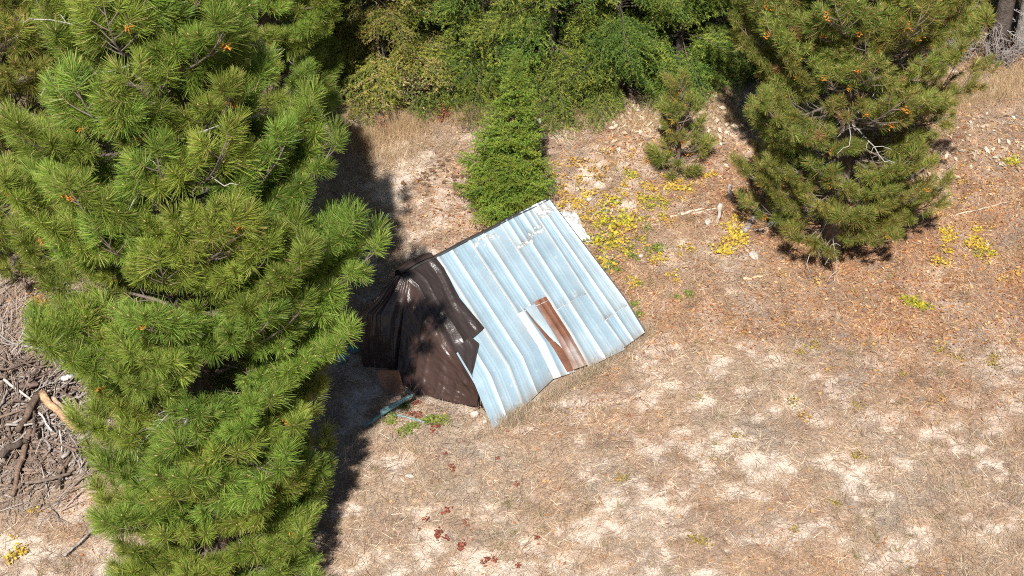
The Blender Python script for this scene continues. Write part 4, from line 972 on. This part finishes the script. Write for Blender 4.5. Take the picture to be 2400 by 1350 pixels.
FIRS = [(905, 195, 6.0, 1.7, 'Y', 'golden yellow cedar left of the dark forest gap'), (1010, 150, 6.5, 1.6, 'Y', 'yellowish fir between the golden cedar and green firs'),
        (1130, 205, 6.5, 1.7, 'F', 'green fir rising behind the little spruce'), (1290, 215, 7.0, 1.8, 'F', 'green fir at the middle of the forest edge'),
        (1455, 215, 7.0, 1.75, 'F', 'green fir with hanging boughs right of the middle'), (1590, 185, 6.5, 1.5, 'F', 'green fir beside the bushy right pine'),
        (1210, 110, 8.0, 1.8, 'F', 'darker fir deeper in the forest behind the spruce'), (1390, 90, 8.0, 1.8, 'F', 'darker fir deeper in the forest middle'),
        (1060, 60, 8.0, 1.7, 'Y', 'olive fir deeper in the forest behind the cedar'), (1560, 70, 8.0, 1.8, 'F', 'darker fir deeper in the forest beside the gap'),
        (1740, 80, 7.5, 1.6, 'F', 'shaded fir behind the bushy right pine'), (2000, 40, 7.5, 1.7, 'F', 'shaded fir behind the crown of the right pine'), (2230, 10, 7.5, 1.3, 'F', 'dark fir left of the bare trunks'),
        (1672, 150, 6.5, 1.3, 'F', 'green fir left of the bushy right pine crown'), (760, 95, 6.5, 1.2, 'F', 'shaded fir inside the dark forest gap'),
        (210, 120, 7.5, 1.8, 'Y', 'golden fir behind the left pines'), (20, 60, 7.5, 1.8, 'F', 'fir at the upper left corner')]
for i, (a, b, H, R0, kd, lb) in enumerate(FIRS):
    front = b > 140
    fir(lb, gpz(a, b), H, R0, V_F if kd == 'F' else V_Y, (.36 if front else .4), 4.6 if front else 3.6, 300 + i, start=.16 if front else .4, whorl=.88, r0=.07, skirt=9 if front else 0, tilt=((0, 6), (.2, 4), (.5, 10), (1, 40)))
# bare lower trunks of tall trees at the top edge
def tall_trunk(label, base, H, r0, seed, col, lean=(0, 0), hcrown=4.5):
    r_ = np.random.default_rng(seed); root = thing('forest_tree', label, 'tree', base)
    at = trunk_obj(root, H, r0, lean, r_, col)
    for k in range(26):
        h = hcrown + (H - hcrown) * k / 26; v = V_F[9 - 3 * min(3, int(4 * k / 26)) + k % 3]
        b = link('bough', v[1], root); b.matrix_local = Matrix.Translation(Vector(at(h))) @ Matrix.Rotation(k * 2.4, 4, 'Z') @ Matrix.Rotation(.15, 4, 'Y')
    for k in range(5):
        v = V_D[r_.integers(0, len(V_D))]; b = link('bare_bough', v[1], root); b.matrix_local = Matrix.Translation(Vector(at(.5 + .45 * k))) @ Matrix.Rotation(r_.uniform(0, 6.28), 4, 'Z') @ Matrix.Scale(.7, 4)
tall_trunk('dark straight trunk at the top right edge', gpz(2338, 112), 9, .17, 401, (0.10, 0.08, 0.07), (.1, 0))
tall_trunk('grey trunk at the far right corner', gpz(2392, 118), 9, .15, 402, (0.26, 0.235, 0.22), (.05, 0))
tall_trunk('slim dark trunk in the shaded gap left of the cedar', gpz(742, 165), 9, .11, 403, (0.09, 0.07, 0.06))
tall_trunk('slim trunk deeper inside the shaded gap', gpz(800, 60), 9, .12, 404, (0.10, 0.08, 0.07), (-.1, 0))
tall_trunk('pale grey trunk between the hanging fir boughs', gpz(1345, 165), 9, .12, 405, (0.30, 0.26, 0.23))
# leafy bushes at the forest edge
def shrub(label, base, h, rad, n, cols, seed, size=.05, stems=12, name='shrub', leafy=True, group=None):
    r_ = np.random.default_rng(seed); root = thing(name, label, 'shrub', base, group); Wd = MB(); tips = []
    for k in range(stems):
        a = r_.uniform(0, 6.283); q = r_.uniform(.2, 1) * rad; e = np.array([math.cos(a) * q, math.sin(a) * q, h * r_.uniform(.55, 1.05)])
        P = knob((0, 0, -.03), e, 7, .03, r_); tube(Wd, P, np.linspace(.012, .004, 7), 4, (0.30, 0.25, 0.22) if not leafy else (0.2, 0.15, 0.12), cap=False)
        for i in range(2, 7):
            for _ in range(3):
                e2 = P[i] + r_.normal(0, .16, 3) * (h + rad) * .5 + np.array([0, 0, .04]); tube(Wd, [P[i], (P[i] + e2) / 2 + r_.normal(0, .015, 3), e2], [.005, .004, .002], 3, (0.36, 0.32, 0.30) if not leafy else (0.22, 0.17, 0.13), cap=False); tips += [e2, (P[i] + e2) / 2]
    link('stems', Wd.mesh('stems', M_twig), root)
    if leafy:
        tips = np.array(tips); i = r_.integers(0, len(tips), n); P = tips[i] + r_.normal(0, .045, (n, 3)); P[:, 2] = np.abs(P[:, 2]) + .02
        c = np.asarray(cols)[r_.integers(0, len(cols), len(tips))][i] * r_.uniform(.75, 1.2, (n, 1)); L = MB(); leaf_quads(L, P, r_.uniform(size * .6, size * 1.2, n), c, r_, .8, .7); link('leaves', L.mesh('leaves', M_leaf), root)
SG = [(0.16, 0.19, 0.055), (0.22, 0.22, 0.07), (0.12, 0.15, 0.05), (0.34, 0.25, 0.09), (0.45, 0.34, 0.18)]
shrub('grey green small leaved bush under the golden cedar', gpz(955, 262), 1.0, .65, 2600, SG, 501)
shrub('dull green leafy bush at the left of the fir edge', gpz(1015, 255), .8, .5, 1800, SG, 502)
shrub('small rusty red bush at the foot of the firs', gpz(1040, 272), .35, .28, 320, [(0.42, 0.12, 0.06), (0.48, 0.2, 0.08), (0.30, 0.09, 0.05)], 504, .05, 7)
shrub('small pinkish red sprig by the tall left pine', gpz(890, 305), .25, .25, 160, [(0.40, 0.13, 0.08), (0.45, 0.22, 0.12)], 505, .04, 5)
shrub('bare grey twiggy brush under the dark trunks', gpz(2340, 155), .75, .5, 0, None, 506, stems=24, leafy=False, name='bare_shrub')
shrub('bare grey twiggy brush at the right edge of the trunks', gpz(2262, 140), .6, .5, 0, None, 507, stems=18, leafy=False, name='bare_shrub')
shrub('dry orange leaved bush at the left edge of the clearing', gpz(95, 745), .35, .3, 420, [(0.5, 0.27, 0.07), (0.55, 0.36, 0.1), (0.4, 0.2, 0.07)], 508, .05, 8)

# ------------------------------------------------------------------ say where in its patch each look-alike grows
by = {}
for o in COL.objects:
    if o.get('group') and o.get('category') in ('plant', 'dead plant'): by.setdefault((o['group'], o['label']), []).append(o)
for (g_, l_), os_ in by.items():
    if len(os_) < 5: continue
    mx = sorted(o.location.x for o in os_); my = sorted(o.location.y for o in os_); n_ = len(os_)
    for o in os_:
        hx = 'left' if o.location.x < mx[n_ // 3] else 'right' if o.location.x >= mx[2 * n_ // 3] else 'middle'
        hy = 'far' if o.location.y >= my[2 * n_ // 3] else 'near' if o.location.y < my[n_ // 3] else 'central'
        big = 'larger' if o.scale.x > .8 else 'smaller'
        o['label'] = f"{l_.replace(l_.split()[0], big, 1)}, {hy} {hx}"

dup_ = {}
for o in COL.objects:
    if o.get('group') and o.get('label'): dup_.setdefault(o['label'], []).append(o)
for l_, os_ in dup_.items():
    if not 1 < len(os_) < 8: continue
    rest = list(os_)
    for word, key in (('leftmost', lambda o: o.location.x), ('rightmost', lambda o: -o.location.x), ('nearest', lambda o: o.location.y), ('farthest', lambda o: -o.location.y), ('tallest', lambda o: -o.scale.z), ('smallest', lambda o: o.scale.z)):
        if not rest or (len(rest) == 1 and len(os_) > 2): break
        q_ = min(rest, key=key); rest.remove(q_); q_['label'] = l_ + ', ' + word
    for q_ in rest: q_['label'] = l_ + ', inner'
